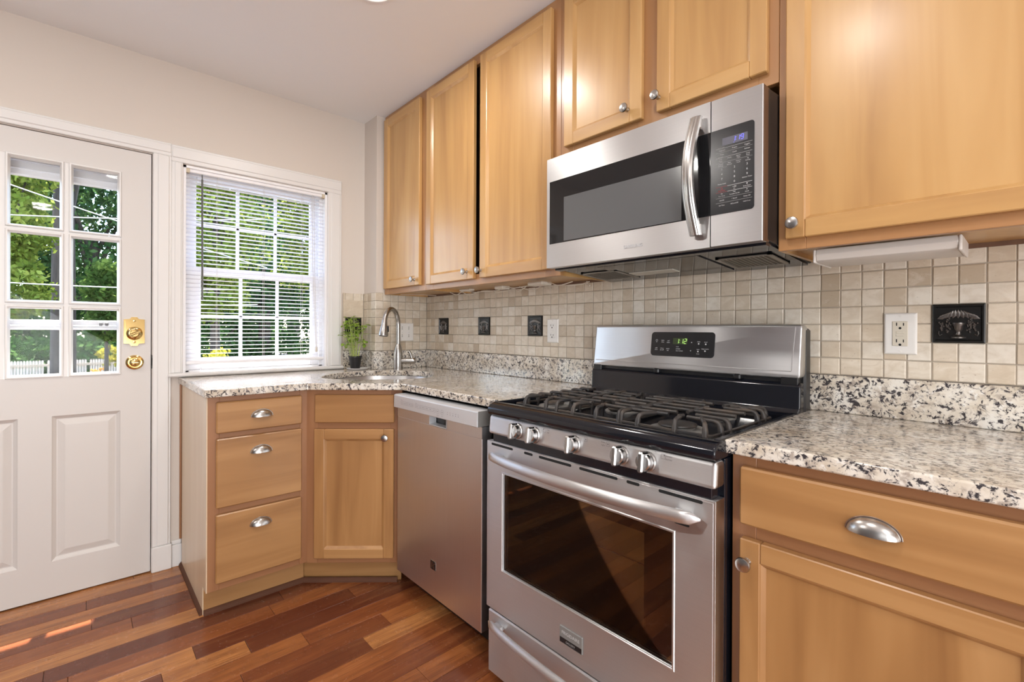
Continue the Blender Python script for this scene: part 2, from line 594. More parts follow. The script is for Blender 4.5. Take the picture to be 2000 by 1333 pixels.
        def q(x0, y0, x1, y1):
            pts = [(x0, y0), (x1, y0), (x1, y1), (x0, y1)]
            s.add([L + r * (px + slant * py) + u * py + n * 0.0004 for px, py in pts], [[0, 1, 2, 3]], mi)
        for ch in digits:
            if ch == ':':
                q(x - t, h * .25 - t / 2, x, h * .25 + t / 2)
                q(x - t, h * .72 - t / 2, x, h * .72 + t / 2)
                x += size * 0.18
                continue
            for k in T[ch]:
                a, b, c, d = S[k]
                g = t * 0.35
                if b == d:
                    q(x + a + g, b - t / 2, x + c - g, b + t / 2)
                else:
                    q(x + a - t / 2, b + g, x + a + t / 2, d - g)
            x += size * 0.80
        return s
    def build(s, name, mats, parent=None, smooth=None, bev=0.0, bseg=2, label=None, solid=0.0, tone=False):
        me = bpy.data.meshes.new(name)
        org = Vector((0, 0, 0))
        if parent is None:
            a = np.array(s.v)
            org = Vector((float(a[:, 0].min() + a[:, 0].max()) / 2, float(a[:, 1].min() + a[:, 1].max()) / 2, float(a[:, 2].min())))
        me.from_pydata([tuple(Vector(p) - org) for p in s.v], [], s.f)
        if isinstance(mats, str):
            mats = [mats]
        for x in mats:
            me.materials.append(MATS[x])
        me.polygons.foreach_set('material_index', s.m)
        if tone:
            at = me.attributes.new('tone', 'FLOAT', 'FACE')
            at.data.foreach_set('value', s.t)
        bm = bmesh.new()
        bm.from_mesh(me)
        bmesh.ops.recalc_face_normals(bm, faces=bm.faces)
        bm.to_mesh(me)
        bm.free()
        if any(x in STEEL for x in mats):
            uv = me.uv_layers.new(name='UVMap')
            for p in me.polygons:
                a = [abs(c_) for c_ in p.normal]
                k = a.index(max(a))
                i, j = ((1, 2), (0, 2), (0, 1))[k]
                for li in p.loop_indices:
                    co = me.vertices[me.loops[li].vertex_index].co
                    uv.data[li].uv = (co[i], co[j])
        if smooth:
            me.shade_smooth()
            me.set_sharp_from_angle(angle=R(smooth))
        o = bpy.data.objects.new(name, me)
        C.objects.link(o)
        o.location = org
        if parent is not None:
            o.parent = parent
            if parent.get('_w'):
                o.matrix_parent_inverse = Matrix.Translation(-Vector(parent.location))
        if solid:
            md = o.modifiers.new('solid', 'SOLIDIFY')
            md.thickness = solid
            md.offset = 0
        if bev:
            md = o.modifiers.new('bevel', 'BEVEL')
            md.width = bev
            md.segments = bseg
            md.limit_method = 'ANGLE'
            md.angle_limit = R(38)
            if smooth is None:
                me.shade_smooth()
                md.harden_normals = True
        if label:
            o['label'] = label
        return o

def each(name, mats, parent, mbs, **k):
    return [m.build(name, mats, parent, **k) for m in mbs]

def tag(o, label, cat, group=None):
    o['label'] = label
    o['category'] = cat
    if group:
        o['group'] = group
    return o

def thing(name, label, cat, loc=(0, 0, 0), rz=0.0, group=None, world=True):
    """an Empty at the base of a thing; world=True: parts are given in room coordinates"""
    o = bpy.data.objects.new(name, None)
    o.empty_display_size = 0.05
    o.location = loc
    o.rotation_euler = (0, 0, rz)
    if world:
        o['_w'] = 1
    C.objects.link(o)
    return tag(o, label, cat, group)

def struct(o):
    o['kind'] = 'structure'
    return o

def round_path(pts, r, n=4):
    """polyline with rounded corners"""
    P = [Vector(p) for p in pts]
    out = [P[0]]
    for i in range(1, len(P) - 1):
        a, b = (P[i - 1] - P[i]), (P[i + 1] - P[i])
        d = min(r, a.length * .45, b.length * .45)
        p0, p1 = P[i] + a.normalized() * d, P[i] + b.normalized() * d
        for k in range(n + 1):
            t = k / n
            out.append(p0 * (1 - t) ** 2 + P[i] * 2 * t * (1 - t) + p1 * t * t)
    out.append(P[-1])
    return out

def rrect(u0, v0, u1, v1, r, n=5):
    pts = []
    for cu, cv, a0 in ((u1 - r, v0 + r, -90), (u1 - r, v1 - r, 0), (u0 + r, v1 - r, 90), (u0 + r, v0 + r, 180)):
        for k in range(n + 1):
            a = R(a0 + 90 * k / n)
            pts.append((cu + r * math.cos(a), cv + r * math.sin(a)))
    return pts
# ================================================================== the room
XW, YW, ZC = -2.797, 1.656, 2.430          # window wall, stove wall, ceiling
XB, YB = -2.635, 1.302                     # boxed-out corner between them
XE, YE = 2.60, -1.90

# ---- floor: cherry planks running along the window wall
rnd = random.Random(11)
fl = MB()
pitch, x = 0.0911, -2.68 - 0.0911 * 2
row = -2
TONE = {-2: .6, -1: .62, 0: .30, 1: .5, 2: .62, 3: .48, 4: .66, 5: .34, 6: .50, 7: .72, 8: .10, 9: .88, 10: .74, 11: .30, 12: .5, 13: .22, 14: .6}
JOINT = {6: 0.58, 7: 0.30, 9: 0.62, 10: 0.9, 11: .78, 5: .95, 8: .2, 12: .5}
while x < XE:
    y = -2.2 - rnd.random() * 0.7
    base = TONE.get(row, rnd.choice((.1, .3, .45, .55, .7, .85)))
    j0 = JOINT.get(row)
    while y < 1.7:
        L = rnd.uniform(0.55, 1.25)
        if j0 is not None and y < j0 < y + L + .3:
            L = max(0.25, j0 - y)
            nt_ = min(.95, max(.05, 1 - base + rnd.uniform(-.1, .1)))
        else:
            nt_ = min(1, max(0, base + rnd.uniform(-.22, .22)))
        fl.box(x + .0006, y + .0006, -0.012, x + pitch - .0006, y + L - .0006, 0.0, 0, bev=.0010, tone=base)
        base = nt_
        y += L
    x += pitch
    row += 1
fl.box(XW - .16, YE, -0.06, XE, YW, -0.004, 1)
struct(fl.build('floor', ['cherry_plank', 'brown_edge'], tone=True))

# ---- ceiling
struct(MB().box(XW - .16, YE - .1, ZC, XE + .1, YW + .1, ZC + .12).build('ceiling', 'ceiling_white'))

# ---- unseen eave above the window wall, added to cut the floor's sun streak short
struct(MB().box(-3.277, YE - .1, 2.60, XW - .16, YW + .1, 2.74).build('sun_cut_eave', 'storm_white'))
# ---- walls
DY0, DY1, DZ = -0.535, 0.2475, 1.974       # door opening
WY0, WY1, WZ0, WZ1 = 0.368, 1.070, 0.925, 1.955   # window opening
w = MB()
for y0, y1, z0, z1 in ((YE, DY0, 0, ZC), (DY0, DY1, DZ, ZC), (DY1, WY0, 0, ZC), (WY0, WY1, 0, WZ0), (WY0, WY1, WZ1, ZC), (WY1, YW, 0, ZC)):
    w.box(XW - .16, y0, z0, XW, y1, z1)
struct(w.build('wall_left', 'wall_cream'))
struct(MB().box(XW, YW, 0, XE, YW + .12, ZC).build('wall_right', 'wall_cream'))
struct(MB().box(XW, YB, 0, XB, YW, ZC).build('wall_corner', 'wall_cream'))
struct(MB().box(XE, YE, 0, XE + .1, YW + .12, ZC).build('wall_back', 'wall_cream'))
struct(MB().box(XW - .16, YE - .1, 0, XE + .1, YE, ZC).build('wall_front', 'wall_slate'))

# ---- door and window casings, sill, baseboards
def casing(mb, y0, y1, z0, z1, along):
    """stepped colonial casing on the window wall"""
    mb.box(XW, y0, z0, XW + .0145, y1, z1, bev=.003)
    if along == 'z':
        d = (y1 - y0)
        mb.box(XW, y0 + d * .22, z0, XW + .0185, y1 - d * .10, z1, bev=.005)
    else:
        d = (z1 - z0)
        mb.box(XW, y0, z0 + d * .22, XW + .0185, y1, z1 - d * .10, bev=.005)
t = MB()
casing(t, 0.249, 0.3205, 0.118, 1.978, 'z')
casing(t, -0.61, 0.3205, 1.978, 2.040, 'y')
casing(t, -0.61, -0.538, 0.118, 1.978, 'z')
t.box(XW, 0.246, 0, XW + .026, 0.325, 0.118, bev=.004)
t.box(XW, -0.615, 0, XW + .026, -0.535, 0.118, bev=.004)
struct(t.build('trim_1', 'trim_white'))
t = MB()
casing(t, 0.3205, 0.366, 0.935, 1.958, 'z')
casing(t, 1.071, 1.152, 0.935, 1.958, 'z')
casing(t, 0.3205, 1.152, 1.958, 2.038, 'y')
struct(t.build('trim_2', 'trim_white'))
struct(MB().box(XW - .05, 0.307, 0.9165, XW + .036, 1.163, 0.935, bev=.006).build('trim_3', 'trim_white'))
t = MB()
t.box(XW, 0.326, 0, XW + .016, 0.3655, 0.105, bev=.002)
t.box(XW, 0.326, 0.105, XW + .011, 0.3655, 0.125, bev=.004)
struct(t.build('baseboard_left', 'trim_white'))
# thin wood strip where the end panel of the drawer cabinet meets the wall
struct(MB().box(XW, 0.356, 0.126, XW + .010, 0.3655, 0.880, bev=.002).build('trim_5', 'maple_frame_v'))
# shoe moulding along the toe kicks
t = MB()
def shoe(p0, p1, n):
    p0, p1, n = Vector(p0), Vector(p1), Vector(n)
    prof = [(0, 0), (.014, 0), (.013, .007), (.009, .014), (.004, .018), (0, .019)]
    v, f = [], []
    for p in (p0, p1):
        v += [(p.x + n.x * a, p.y + n.y * a, b) for a, b in prof]
    k = len(prof)
    f = [list(range(k)), list(range(2 * k - 1, k - 1, -1))] + [[i, (i + 1) % k, k + (i + 1) % k, k + i] for i in range(k)]
    t.add(v, f)
shoe((-2.775, 0.3655, 0), (-2.236, 0.3655, 0), (0, -1, 0))
shoe((-2.2345, 0.3655, 0), (-2.2345, 0.7525, 0), (1, 0, 0))
shoe((-2.2345, 0.7525, 0), (-1.951, 1.075, 0), (.7513, -.66, 0))
struct(t.build('trim_4', 'shoe_wood'))

# ---- entry door with nine lites and two raised panels
d = MB()
X0, X1 = XW - .045, XW                      # slab
LY = [(-0.420, -0.245), (-0.2285, -0.0550), (-0.0395, 0.1350)]
LZ = [(0.9415, 1.2450), (1.2545, 1.5560), (1.5660, 1.8645)]
dl, dr, dtop = -0.5195, 0.2434, 1.970
d.box(X0, dl, 1.862, X1, dr, dtop)
d.box(X0, dl, .776, X1, dr, 0.943, bev=.0)
d.box(X0, dl, 0.006, X1, dr, .158, bev=.0)
d.box(X0, dl, .943, X1, LY[0][0], 1.862)
d.box(X0, LY[2][1], .943, X1, dr, 1.862)
for y0, y1 in ((dl, -0.420), (-0.191, -0.0907), (0.134, dr)):
    d.box(X0, y0, .158, X1, y1, .776)
fx = lambda u, v, dp: (X1 - dp, u, v)
for y0, y1 in ((-0.420, -0.191), (-0.0907, 0.134)):
    d.rings((y0, .158, y1, .776), [(0, 0), (.004, .004), (.014, .011), (.018, .011), (.040, .004), (.043, .0035)], fx)
door = struct(d.build('door_1', 'door_paint'))
gm = MB()
for y0, y1 in LY:
    for z0, z1 in LZ:
        gm.rings((y0, z0, y1, z1), [(0, -.001), (.002, -.006), (.007, -.006), (.011, .004), (.014, .022)], fx, cap=False)
for y in (-0.23675, -0.04725):
    gm.box(X0, y - .0085, .9415, X1 - .001, y + .0085, 1.8645)
for z in (1.24975, 1.561):
    gm.box(X0 + .001, -.4195, z - .005, X1 - .0016, .1345, z + .005)
gm.build('muntin_grid', 'trim_white', door)['label'] = 'white glazing bars'
g = MB()
for y0, y1 in LY:
    for z0, z1 in LZ:
        g.box(X1 - .025, y0 + .012, z0 + .012, X1 - .021, y1 - .012, z1 - .012)
g.build('glass', 'pane', door)
for o in door.children:
    o.matrix_parent_inverse = Matrix.Translation(-door.location)
def on_door(mb, name, mat, label=None, smooth=None):
    o = mb.build(name, mat, door, smooth=smooth)
    o.matrix_parent_inverse = Matrix.Translation(-door.location)
    if label:
        o['label'] = label
    return o
# deadbolt plate with thumb turn
b = MB()
cy, cz = 0.182, 1.136
pl = [(0.144, 1.082), (0.165, 1.080), (0.170, 1.070), (0.194, 1.070), (0.199, 1.080), (0.220, 1.082), (0.220, 1.192), (0.199, 1.194), (0.192, 1.203), (0.172, 1.203), (0.165, 1.194), (0.144, 1.192)]
b.prism(pl, 0, X1, X1 + .007)
b.prism([(cy + (p[0] - cy) * .86, cz + (p[1] - cz) * .88) for p in pl], 0, X1 + .007, X1 + .010)
b.lathe([(.031, .010), (.030, .016), (.024, .021), (.018, .022), (.015, .017)], (X1, cy, 1.128), (1, 0, 0), 32)
tm = Matrix.Translation((X1 + .028, cy, 1.128)) @ Matrix.Rotation(R(28), 4, 'X')
b.xf = tm
b.box(-.010, -.024, -.0055, .008, .024, .0055, bev=.004)
b.xf = None
for z in (1.186, 1.088):
    b.lathe([(.006, .010), (.005, .013), (.0, .014)], (X1, cy, z), (1, 0, 0), 14)
on_door(b, 'deadbolt', 'brass', 'polished brass deadbolt plate with thumb turn', 35)
b = MB()
b.lathe([(.034, 0), (.033, .007), (.026, .011), (.021, .010), (.020, .020), (.016, .023), (.0, .024)], (X1, 0.184, .994), (1, 0, 0), 36)
b.box(X1 + .022, .170, .990, X1 + .031, .198, .998, bev=.003)
on_door(b, 'knob', 'brass', 'round brass turn knob', 35)
b = MB()
b.box(X1 - .002, .2436, .962, X1 + .004, .2505, 1.026, bev=.001)
b.box(X1 + .003, .2450, .975, X1 + .010, .2525, 1.012, bev=.002)
on_door(b, 'latch_plate', 'pewter', 'dark metal latch plate')

# ---- jamb and storm door outside
t = MB()
t.box(XW - .16, DY1 - .002, 0, XW - .046, DY1 + .012, DZ)
t.box(XW - .16, DY0, DZ - .003, XW - .046, DY1, DZ + .01)
t.box(XW - .16, DY0 - .01, 0, XW - .046, DY0 + .004, DZ)
struct(t.build('trim_6', 'storm_white'))
st = thing('storm_door', 'white framed storm door seen through the panes of the entry door', 'storm door', (-2.93, -0.14, 0))
s = MB()
for y0, y1, z0, z1 in ((DY0, -.41, .01, DZ - .005), (.128, DY1 - .003, .01, DZ - .005)):
    s.box(-2.945, y0, z0, -2.915, y1, z1, bev=.004)
s.box(-2.945, -.41, 1.806, -2.915, .128, DZ - .005, bev=.004)
s.box(-2.94, -.41, 1.865, -2.905, .128, 1.875, bev=.002)
s.box(-2.94, -.41, 1.832, -2.908, .128, 1.838, bev=.001)
s.box(-2.945, -.41, .01, -2.915, .128, .72, bev=.004)
s.build('frame', 'storm_white', st)
s = MB()
s.box(-2.945, -.41, 1.143, -2.912, .128, 1.187, bev=.003)
s.box(-2.94, -.41, 1.158, -2.904, .128, 1.164, bev=.002)
s.box(-2.94, -.41, 1.150, -2.906, .128, 1.153, bev=.001)
s.build('mid_rail', 'storm_white', st)
for y in (.062, .083):
    MB().box(-2.913, y, 1.162, -2.899, y + .012, 1.177, bev=.002).build('latch', 'print_grey', st)
s = MB()
s.box(-2.932, -.41, .72, -2.929, .128, 1.143)
s.box(-2.932, -.41, 1.187, -2.929, .128, 1.806)
s.build('glass', 'pane', st)

# ---- double-hung window
wf = MB()
wf.box(XW - .16, WY0, WZ0, XW, WY0 + .012, WZ1)
wf.box(XW - .16, WY1 - .012, WZ0, XW, WY1, WZ1)
wf.box(XW - .16, WY0, WZ1 - .012, XW, WY1, WZ1)
wf.box(XW - .16, WY0, WZ0, XW - .04, WY1, WZ0 + .016)
for y0, y1 in ((WY0 + .012, WY0 + .030), (WY1 - .030, WY1 - .012)):
    wf.box(XW - .155, y0, WZ0, XW - .125, y1, WZ1)
    wf.box(XW - .095, y0, WZ0, XW - .088, y1, WZ1)
    wf.box(XW - .055, y0, WZ0, XW - .040, y1, WZ1)
win = struct(wf.build('window_1', 'vinyl_white'))
win['label'] = 'white double-hung window with grilles behind the mini blind'
def sash(name, xa, xb, y0, y1, z0, z1, gy0, gy1, gz0, gz1):
    m = MB()
    m.box(xa, y0, z0, xb, gy0, z1, bev=.004)
    m.box(xa, gy1, z0, xb, y1, z1, bev=.004)
    m.box(xa, gy0, z0, xb, gy1, gz0, bev=.004)
    m.box(xa, gy0, gz1, xb, gy1, z1, bev=.004)
    xm = (xa + xb) / 2
    for k in (1, 2):
        y = gy0 + (gy1 - gy0) * k / 3
        m.box(xm - .005, y - .008, gz0, xm + .007, y + .008, gz1, bev=.002)
    z = (gz0 + gz1) / 2
    m.box(xm - .005, gy0, z - .008, xm + .007, gy1, z + .008, bev=.002)
    o = m.build(name, 'vinyl_white', win)
    o.matrix_parent_inverse = Matrix.Translation(-win.location)
    g = MB().box(xm - .002, gy0, gz0, xm + .002, gy1, gz1)
    g.build('glass', 'pane', o)
    return o
sash('upper_sash', XW - .124, XW - .096, WY0 + .012, WY1 - .012, 1.432, 1.943, .437, 1.007, 1.472, 1.906)
sash('lower_sash', XW - .087, XW - .056, WY0 + .012, WY1 - .012, 0.941, 1.466, .452, 1.000, 1.000, 1.428)

# ---- mini blind
bl = thing('window_blind', 'white aluminium mini blind hanging in the window frame over the counter', 'blind', (XW - .02, .72, .972))
XS = XW - .022
bm_ = MB().box(XS - .013, .377, 1.926, XS + .013, 1.062, 1.951, bev=.003)
bm_.build('headrail', 'slat_white', bl)
for ya in (.374, 1.043):
    MB().box(XS - .016, ya, 1.921, XS + .018, ya + .022, 1.9535, bev=.002).build('bracket', 'beige_plastic', bl, label='beige end bracket')
sl = MB()
n = 45
for i in range(n):
    z = 1.004 + (1.916 - 1.004) * i / (n - 1)
    tilt = R(7)
    pts = []
    for k in range(5):
        a = (k / 4 - .5)
        px = a * .0245
        pz = .0022 * (1 - 4 * a * a)
        pts.append((XS + px * math.cos(tilt), z + px * math.sin(tilt) + pz))
    v = [(p[0], y, p[1]) for y in (.381, 1.059) for p in pts]
    sl.add(v, [[k, k + 1, k + 6, k + 5] for k in range(4)])
sl.build('slats', 'slat_thin', bl, smooth=60)
MB().box(XS - .013, .380, .972, XS + .013, 1.060, .990, bev=.005).build('bottom_rail', 'slat_white', bl)
c = MB()
for y in (.515, .735, .935):
    for dx in (-.0128, .0128):
        c.tube([(XS + dx, y, .99), (XS + dx, y, 1.926)], .0006, 4)
c.build('ladder_cords', 'cord_white', bl)
c = MB()
c.tube([(XS + .016, .447, 1.922), (XS + .020, .447, 1.896)], .0022, 6)
c.tube([(XS + .020, .447, 1.897), (XS + .020, .449, 1.295)], .0043, 8)
c.build('tilt_wand', 'wand_grey', bl, smooth=50, label='dark grey tilt wand')
c = MB()
c.tube([(XS + .018, .985, 1.926), (XS + .019, .990, 1.5), (XS + .019, 1.010, 1.05)], .0011, 5)
c.tube([(XS + .018, .995, 1.926), (XS + .019, 1.000, 1.5), (XS + .019, 1.014, 1.05)], .0011, 5)
c.lathe([(.002, 0), (.006, -.006), (.007, -.03), (.0, -.034)], (XS + .019, 1.012, 1.052), (0, 0, 1), 10)
c.build('lift_cord', 'cord_white', bl)

# ---- tile backsplash with real tiles
rt = random.Random(5)
tl = MB()
def tiles(us, vs, fn, skip=(), merge=()):
    """fn(u, v, depth) -> xyz"""
    def one(u0, u1, v0, v1):
        g = .0012
        j = lambda: rt.uniform(-.0007, .0007)
        a, b, c_, d_ = u0 + g + j(), u1 - g + j(), v0 + g + j(), v1 - g + j()
        e = rt.uniform(.0012, .0024)
        h = .0075 + rt.uniform(-.0006, .0006)
        v = [fn(x, y, 0) for x, y in ((a, c_), (b, c_), (b, d_), (a, d_))]
        v += [fn(x, y, h - .0016) for x, y in ((a, c_), (b, c_), (b, d_), (a, d_))]
        v += [fn(x, y, h) for x, y in ((a + e, c_ + e), (b - e, c_ + e), (b - e, d_ - e), (a + e, d_ - e))]
        f = [[8, 9, 10, 11]] + [[i + o_, (i + 1) % 4 + o_, (i + 1) % 4 + o_ + 4, i + o_ + 4] for i in range(4) for o_ in (0, 4)]
        tl.add(v, f, 0, tone=min(1, max(0, rt.gauss(.56, .24))))
    for i in range(len(us) - 1):
        for j in range(len(vs) - 1):
            cu, cv = (us[i] + us[i + 1]) / 2, (vs[j] + vs[j + 1]) / 2
            if any(a < cu < b and c_ < cv < d_ for a, b, c_, d_ in skip):
                continue
            one(us[i], us[i + 1], vs[j], vs[j + 1])
    for a, b, c_, d_ in merge:
        one(a, b, c_, d_)
V = [1.0235 + .0499 * i for i in range(7)] + [1.372]
def span(a, b, n):
    return [a + (b - a) * i / n for i in range(n)]
U = span(-2.628, -2.4835, 3) + span(-2.4835, -2.0875, 8) + span(-2.0875, -1.6915, 8) + span(-1.6915, -0.1763, 30) + span(-0.1763, -0.0748, 2) + span(-0.0748, 0.532, 12) + [0.532]
ACC = [(-2.4835, -2.3845), (-2.0875, -1.9885), (-1.6915, -1.5910), (-0.1763, -0.0748)]
tiles(U, V, lambda u, v, h: (u, YW - h, v), skip=[(a, b, 1.1235, 1.2230) for a, b in ACC])
tiles(span(YB - .008, YW - .008, 7) + [YW - .008], V, lambda u, v, h: (XB + h, u, v))
tiles([XW + .008] + [XW + .008 + .0515 * i for i in (1, 2)] + [XB + .006], V, lambda u, v, h: (u, YB - h, v))
tiles([1.165, 1.180, 1.2300, 1.2795, YB - .008], V, lambda u, v, h: (XW + h, u, v), skip=[(1.165, 1.31, 1.1235, 1.3330)],
      merge=[(1.165, 1.180, 1.1235, 1.2230), (1.2795, YB - .008, 1.1235, 1.2230), (1.165, YB - .008, 1.2230, 1.3330)])
gr = .0052
tl.box(-2.63, YW - gr, 1.0235, .532, YW, 1.372, 1)
tl.box(XB, YB - .002, 1.0235, XB + gr, YW, 1.372, 1)
tl.box(XW, YB - gr, 1.0235, XB + gr, YB, 1.372, 1)
tl.box(XW, 1.165, 1.0235, XW + gr, YB, 1.366, 1)
struct(tl.build('tile_backsplash', ['travertine', 'grout'], tone=True))

# ---- pressed metal accent tiles set into the backsplash: frame, urn and hanging grapes
def accent(label, loc, rz):
    """local frame: x along the wall, z up, front is -y; 0.0985 square"""
    o = thing('accent_tile', label, 'decorative tile', loc, rz, group='dark relief tiles in the backsplash', world=False)
    w = .0985
    m = MB()
    fn = lambda u, v, dp: (u, dp, v)
    m.rings((-w / 2, 0, w / 2, w), [(0, 0), (0, -.011), (.0025, -.0125), (.0055, -.0125), (.008, -.008)], fn)
    m.build('plate', 'pewter', o)
    m = MB()
    r_ = random.Random(3)
    m.lathe([(.0150, .012), (.0145, .015), (.0060, .021), (.0045, .027), (.0055, .030), (.0085, .034), (.0095, .043), (.0125, .048), (.0125, .051), (.0, .051)], (0, -.0085, 0), (0, 0, 1), 14)
    for sx in (-1, 1):
        for cx, cz, n in ((.020, .056, 10), (.030, .046, 11), (.019, .040, 8)):
            for k in range(n):
                rr = k / n
                m.ball((sx * (cx + r_.uniform(-.006, .006) * (1 - rr * .6)), -.010, cz - .022 * rr + .006), .0026, seg=6, rings=4)
        m.tube([(sx * .030, -.009, .022), (sx * .035, -.0095, .018), (sx * .037, -.0095, .024), (sx * .036, -.0095, .030)], .0012, 5)
    for k in range(11):
        a = -1.15 + 2.3 * k / 10
        x, z = math.sin(a) * .034, .060 + math.cos(a) * .012
        m.xf = Matrix.Translation((x, -.0095, z)) @ Matrix.Rotation(-a, 4, 'Y')
        m.add([(0, 0, -.010), (.0055, -.001, 0), (0, -.003, .002), (-.0055, -.001, 0), (0, 0, .013)], [[0, 1, 2], [0, 2, 3], [1, 4, 2], [2, 4, 3]])
        m.xf = None
    m.build('relief', 'pewter_lit', o, smooth=40)
    return o
accent('dark relief tile with grapes on the window wall behind the potted herb', (XW + .0005, 1.22965, 1.124), R(90))
accent('dark relief tile with grapes nearest the room corner by the faucet', (-2.434, YW - .0005, 1.124), 0)
accent('dark relief tile with grapes, middle of the three between faucet and white outlet', (-2.038, YW - .0005, 1.124), 0)
accent('dark relief tile with grapes just left of the outlet beside the range', (-1.6412, YW - .0005, 1.124), 0)
accent('dark relief tile with urn and grapes on the wall right of the range', (-0.12555, YW - .0005, 1.124), 0)
# ================================================================== cabinets
def cup_pull(parent, x, z, y=-.022):
    """bin pull: half dome open at the bottom, in cabinet coordinates"""
    a, h, d = .040, .0285, .023
    m = MB()
    v, f = [], []
    nt_, ns = 20, 8
    for k, sh in enumerate((1.0, .93)):
        for i in range(nt_ + 1):
            t = PI * i / nt_
            for j in range(ns + 1):
                s_ = PI / 2 * j / ns
                v.append((x + a * sh * math.cos(t), y - d * sh * math.sin(t) * math.cos(s_), z + h * sh * math.sin(t) * math.sin(s_)))
    N = (nt_ + 1) * (ns + 1)
    for k in (0, N):
        for i in range(nt_):
            for j in range(ns):
                q = k + i * (ns + 1) + j
                f.append([q, q + 1, q + ns + 2, q + ns + 1])
    for i in range(nt_):
        q = i * (ns + 1)
        f.append([q, q + ns + 1, N + q + ns + 1, N + q])
        q += ns
        f.append([q, q + ns + 1, N + q + ns + 1, N + q])
    m.add(v, f)
    m.tube([(x + (a + .001) * math.cos(PI * i / 20), y - .0008, z + (h + .001) * math.sin(PI * i / 20)) for i in range(21)], .0016, 6)
    return m.build('cup_pull', 'nickel', parent, smooth=50)

def round_knob(parent, x, z, y=-.022):
    m = MB().lathe([(.008, 0), (.007, .003), (.0050, .008), (.0055, .013), (.0105, .017), (.0150, .021), (.0155, .0235), (.0140, .0265), (.008, .0285), (.0, .029)], (x, y, z), (0, -1, 0), 24)
    return m.build('knob', 'nickel', parent, smooth=40)

def panel_door(root, tone, x0, x1, z0, z1, knob=None, th=.022, stile=.045, gap=0.0):
    sv, sx_ = 'maple_%s_v' % tone, 'maple_%s_x' % tone
    m = MB()
    y0, y1 = -th, -gap - .0004
    m.box(x0, y0, z0, x0 + stile, y1, z1, 0, bev=.0025)
    m.box(x1 - stile, y0, z0, x1, y1, z1, 0, bev=.0025)
    m.box(x0 + stile, y0, z0, x1 - stile, y1, z0 + stile, 1, bev=.0022)
    m.box(x0 + stile, y0, z1 - stile, x1 - stile, y1, z1, 1, bev=.0022)
    fn = lambda u, v, dp: (u, y0 + dp, v)
    i0 = stile - .002
    m.rings((x0 + i0, z0 + i0, x1 - i0, z1 - i0), [(0, .0008), (.0035, .0025), (.0105, .0098), (.0115, .0112)], fn, 0, cap=False)
    d = m.build('door', [sv, sx_], root)
    p = MB()
    p.box(x0 + i0 + .004, y0 + .0106, z0 + i0 + .004, x1 - i0 - .004, y1 - .001, z1 - i0 - .004)
    p.build('panel', sv, d)
    if knob:
        round_knob(d, *knob, y=-th)
    return d

def drawer_front(root, tone, x0, x1, z0, z1, pull=None, name='drawer', th=.022):
    m = MB().box(x0, -th, z0, x1, -.0004, z1, bev=.004)
    d = m.build(name, 'maple_%s_x' % tone, root)
    if pull:
        cup_pull(d, *pull, y=-th)
    return d

def face_frame(root, wd_, z0, z1, stiles, rails, y=0.0, th=.019, tone='maple_frame'):
    m = MB()
    for a, b in stiles:
        m.box(a, y, z0, b, y + th, z1, 0, bev=.001)
    for a, b, c_, d_ in rails:
        m.box(a, y + .0003, c_, b, y + th - .0003, d_, 1, bev=.001)
    return m.build('face_frame', [tone + '_v', tone + '_x'], root)

def case(root, wd_, dp, z0, z1, mat_out='maple_lower_v', top=True, bottom_mat=None):
    m = MB()
    t = .012
    m.box(.0005, .0195, z0, t, dp, z1, 0)
    m.box(wd_ - t, .0195, z0, wd_ - .0005, dp, z1, 0)
    m.box(t, dp - .006, z0, wd_ - t, dp, z1, 1)
    m.box(t, .0195, z0 + .012, wd_ - t, dp - .006, z0 + .024, 2)
    if top:
        m.box(t, .0195, z1 - .012, wd_ - t, dp - .006, z1, 1)
    return m.build('case', [mat_out, 'cab_inside', bottom_mat or mat_out], root)

ZB = .883   # top of base cabinets
# ---- three-drawer base at the end of the run (faces away from the window wall)
cb = thing('drawer_cabinet', 'maple base cabinet with three drawers and cup pulls beside the door', 'cabinet', (-2.165, .366, 0), R(90), world=False)
W_ = .376
face_frame(cb, W_, .115, ZB, [(0, .040), (.346, W_ + .004)], [(.04, .346, .115, .160), (.04, .346, .404, .452), (.04, .346, .704, .750), (.04, .346, .852, ZB)])
m = MB()
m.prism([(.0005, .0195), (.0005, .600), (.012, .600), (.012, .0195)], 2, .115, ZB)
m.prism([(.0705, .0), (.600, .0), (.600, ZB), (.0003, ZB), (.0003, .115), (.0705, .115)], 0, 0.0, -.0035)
m.build('end_panel', 'maple_window_lit_v', cb, label='maple end panel facing the door, window light in its colour')
m = MB()
m.box(.012, .59, .115, W_, .6, ZB)
m.box(.012, .02, .115, W_, .59, .127)
m.box(W_ - .030, .02, .115, W_ - .020, .59, ZB)
m.build('case', 'cab_inside', cb)
MB().box(0, .070, .0, W_ + .012, .082, .1145).build('toe_kick', 'maple_lower_x', cb)
x0, x1 = .026, .349
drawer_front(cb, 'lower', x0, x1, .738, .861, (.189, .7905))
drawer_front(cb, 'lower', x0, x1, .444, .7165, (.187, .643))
drawer_front(cb, 'lower', x0, x1, .147, .4175, (.186, .344))

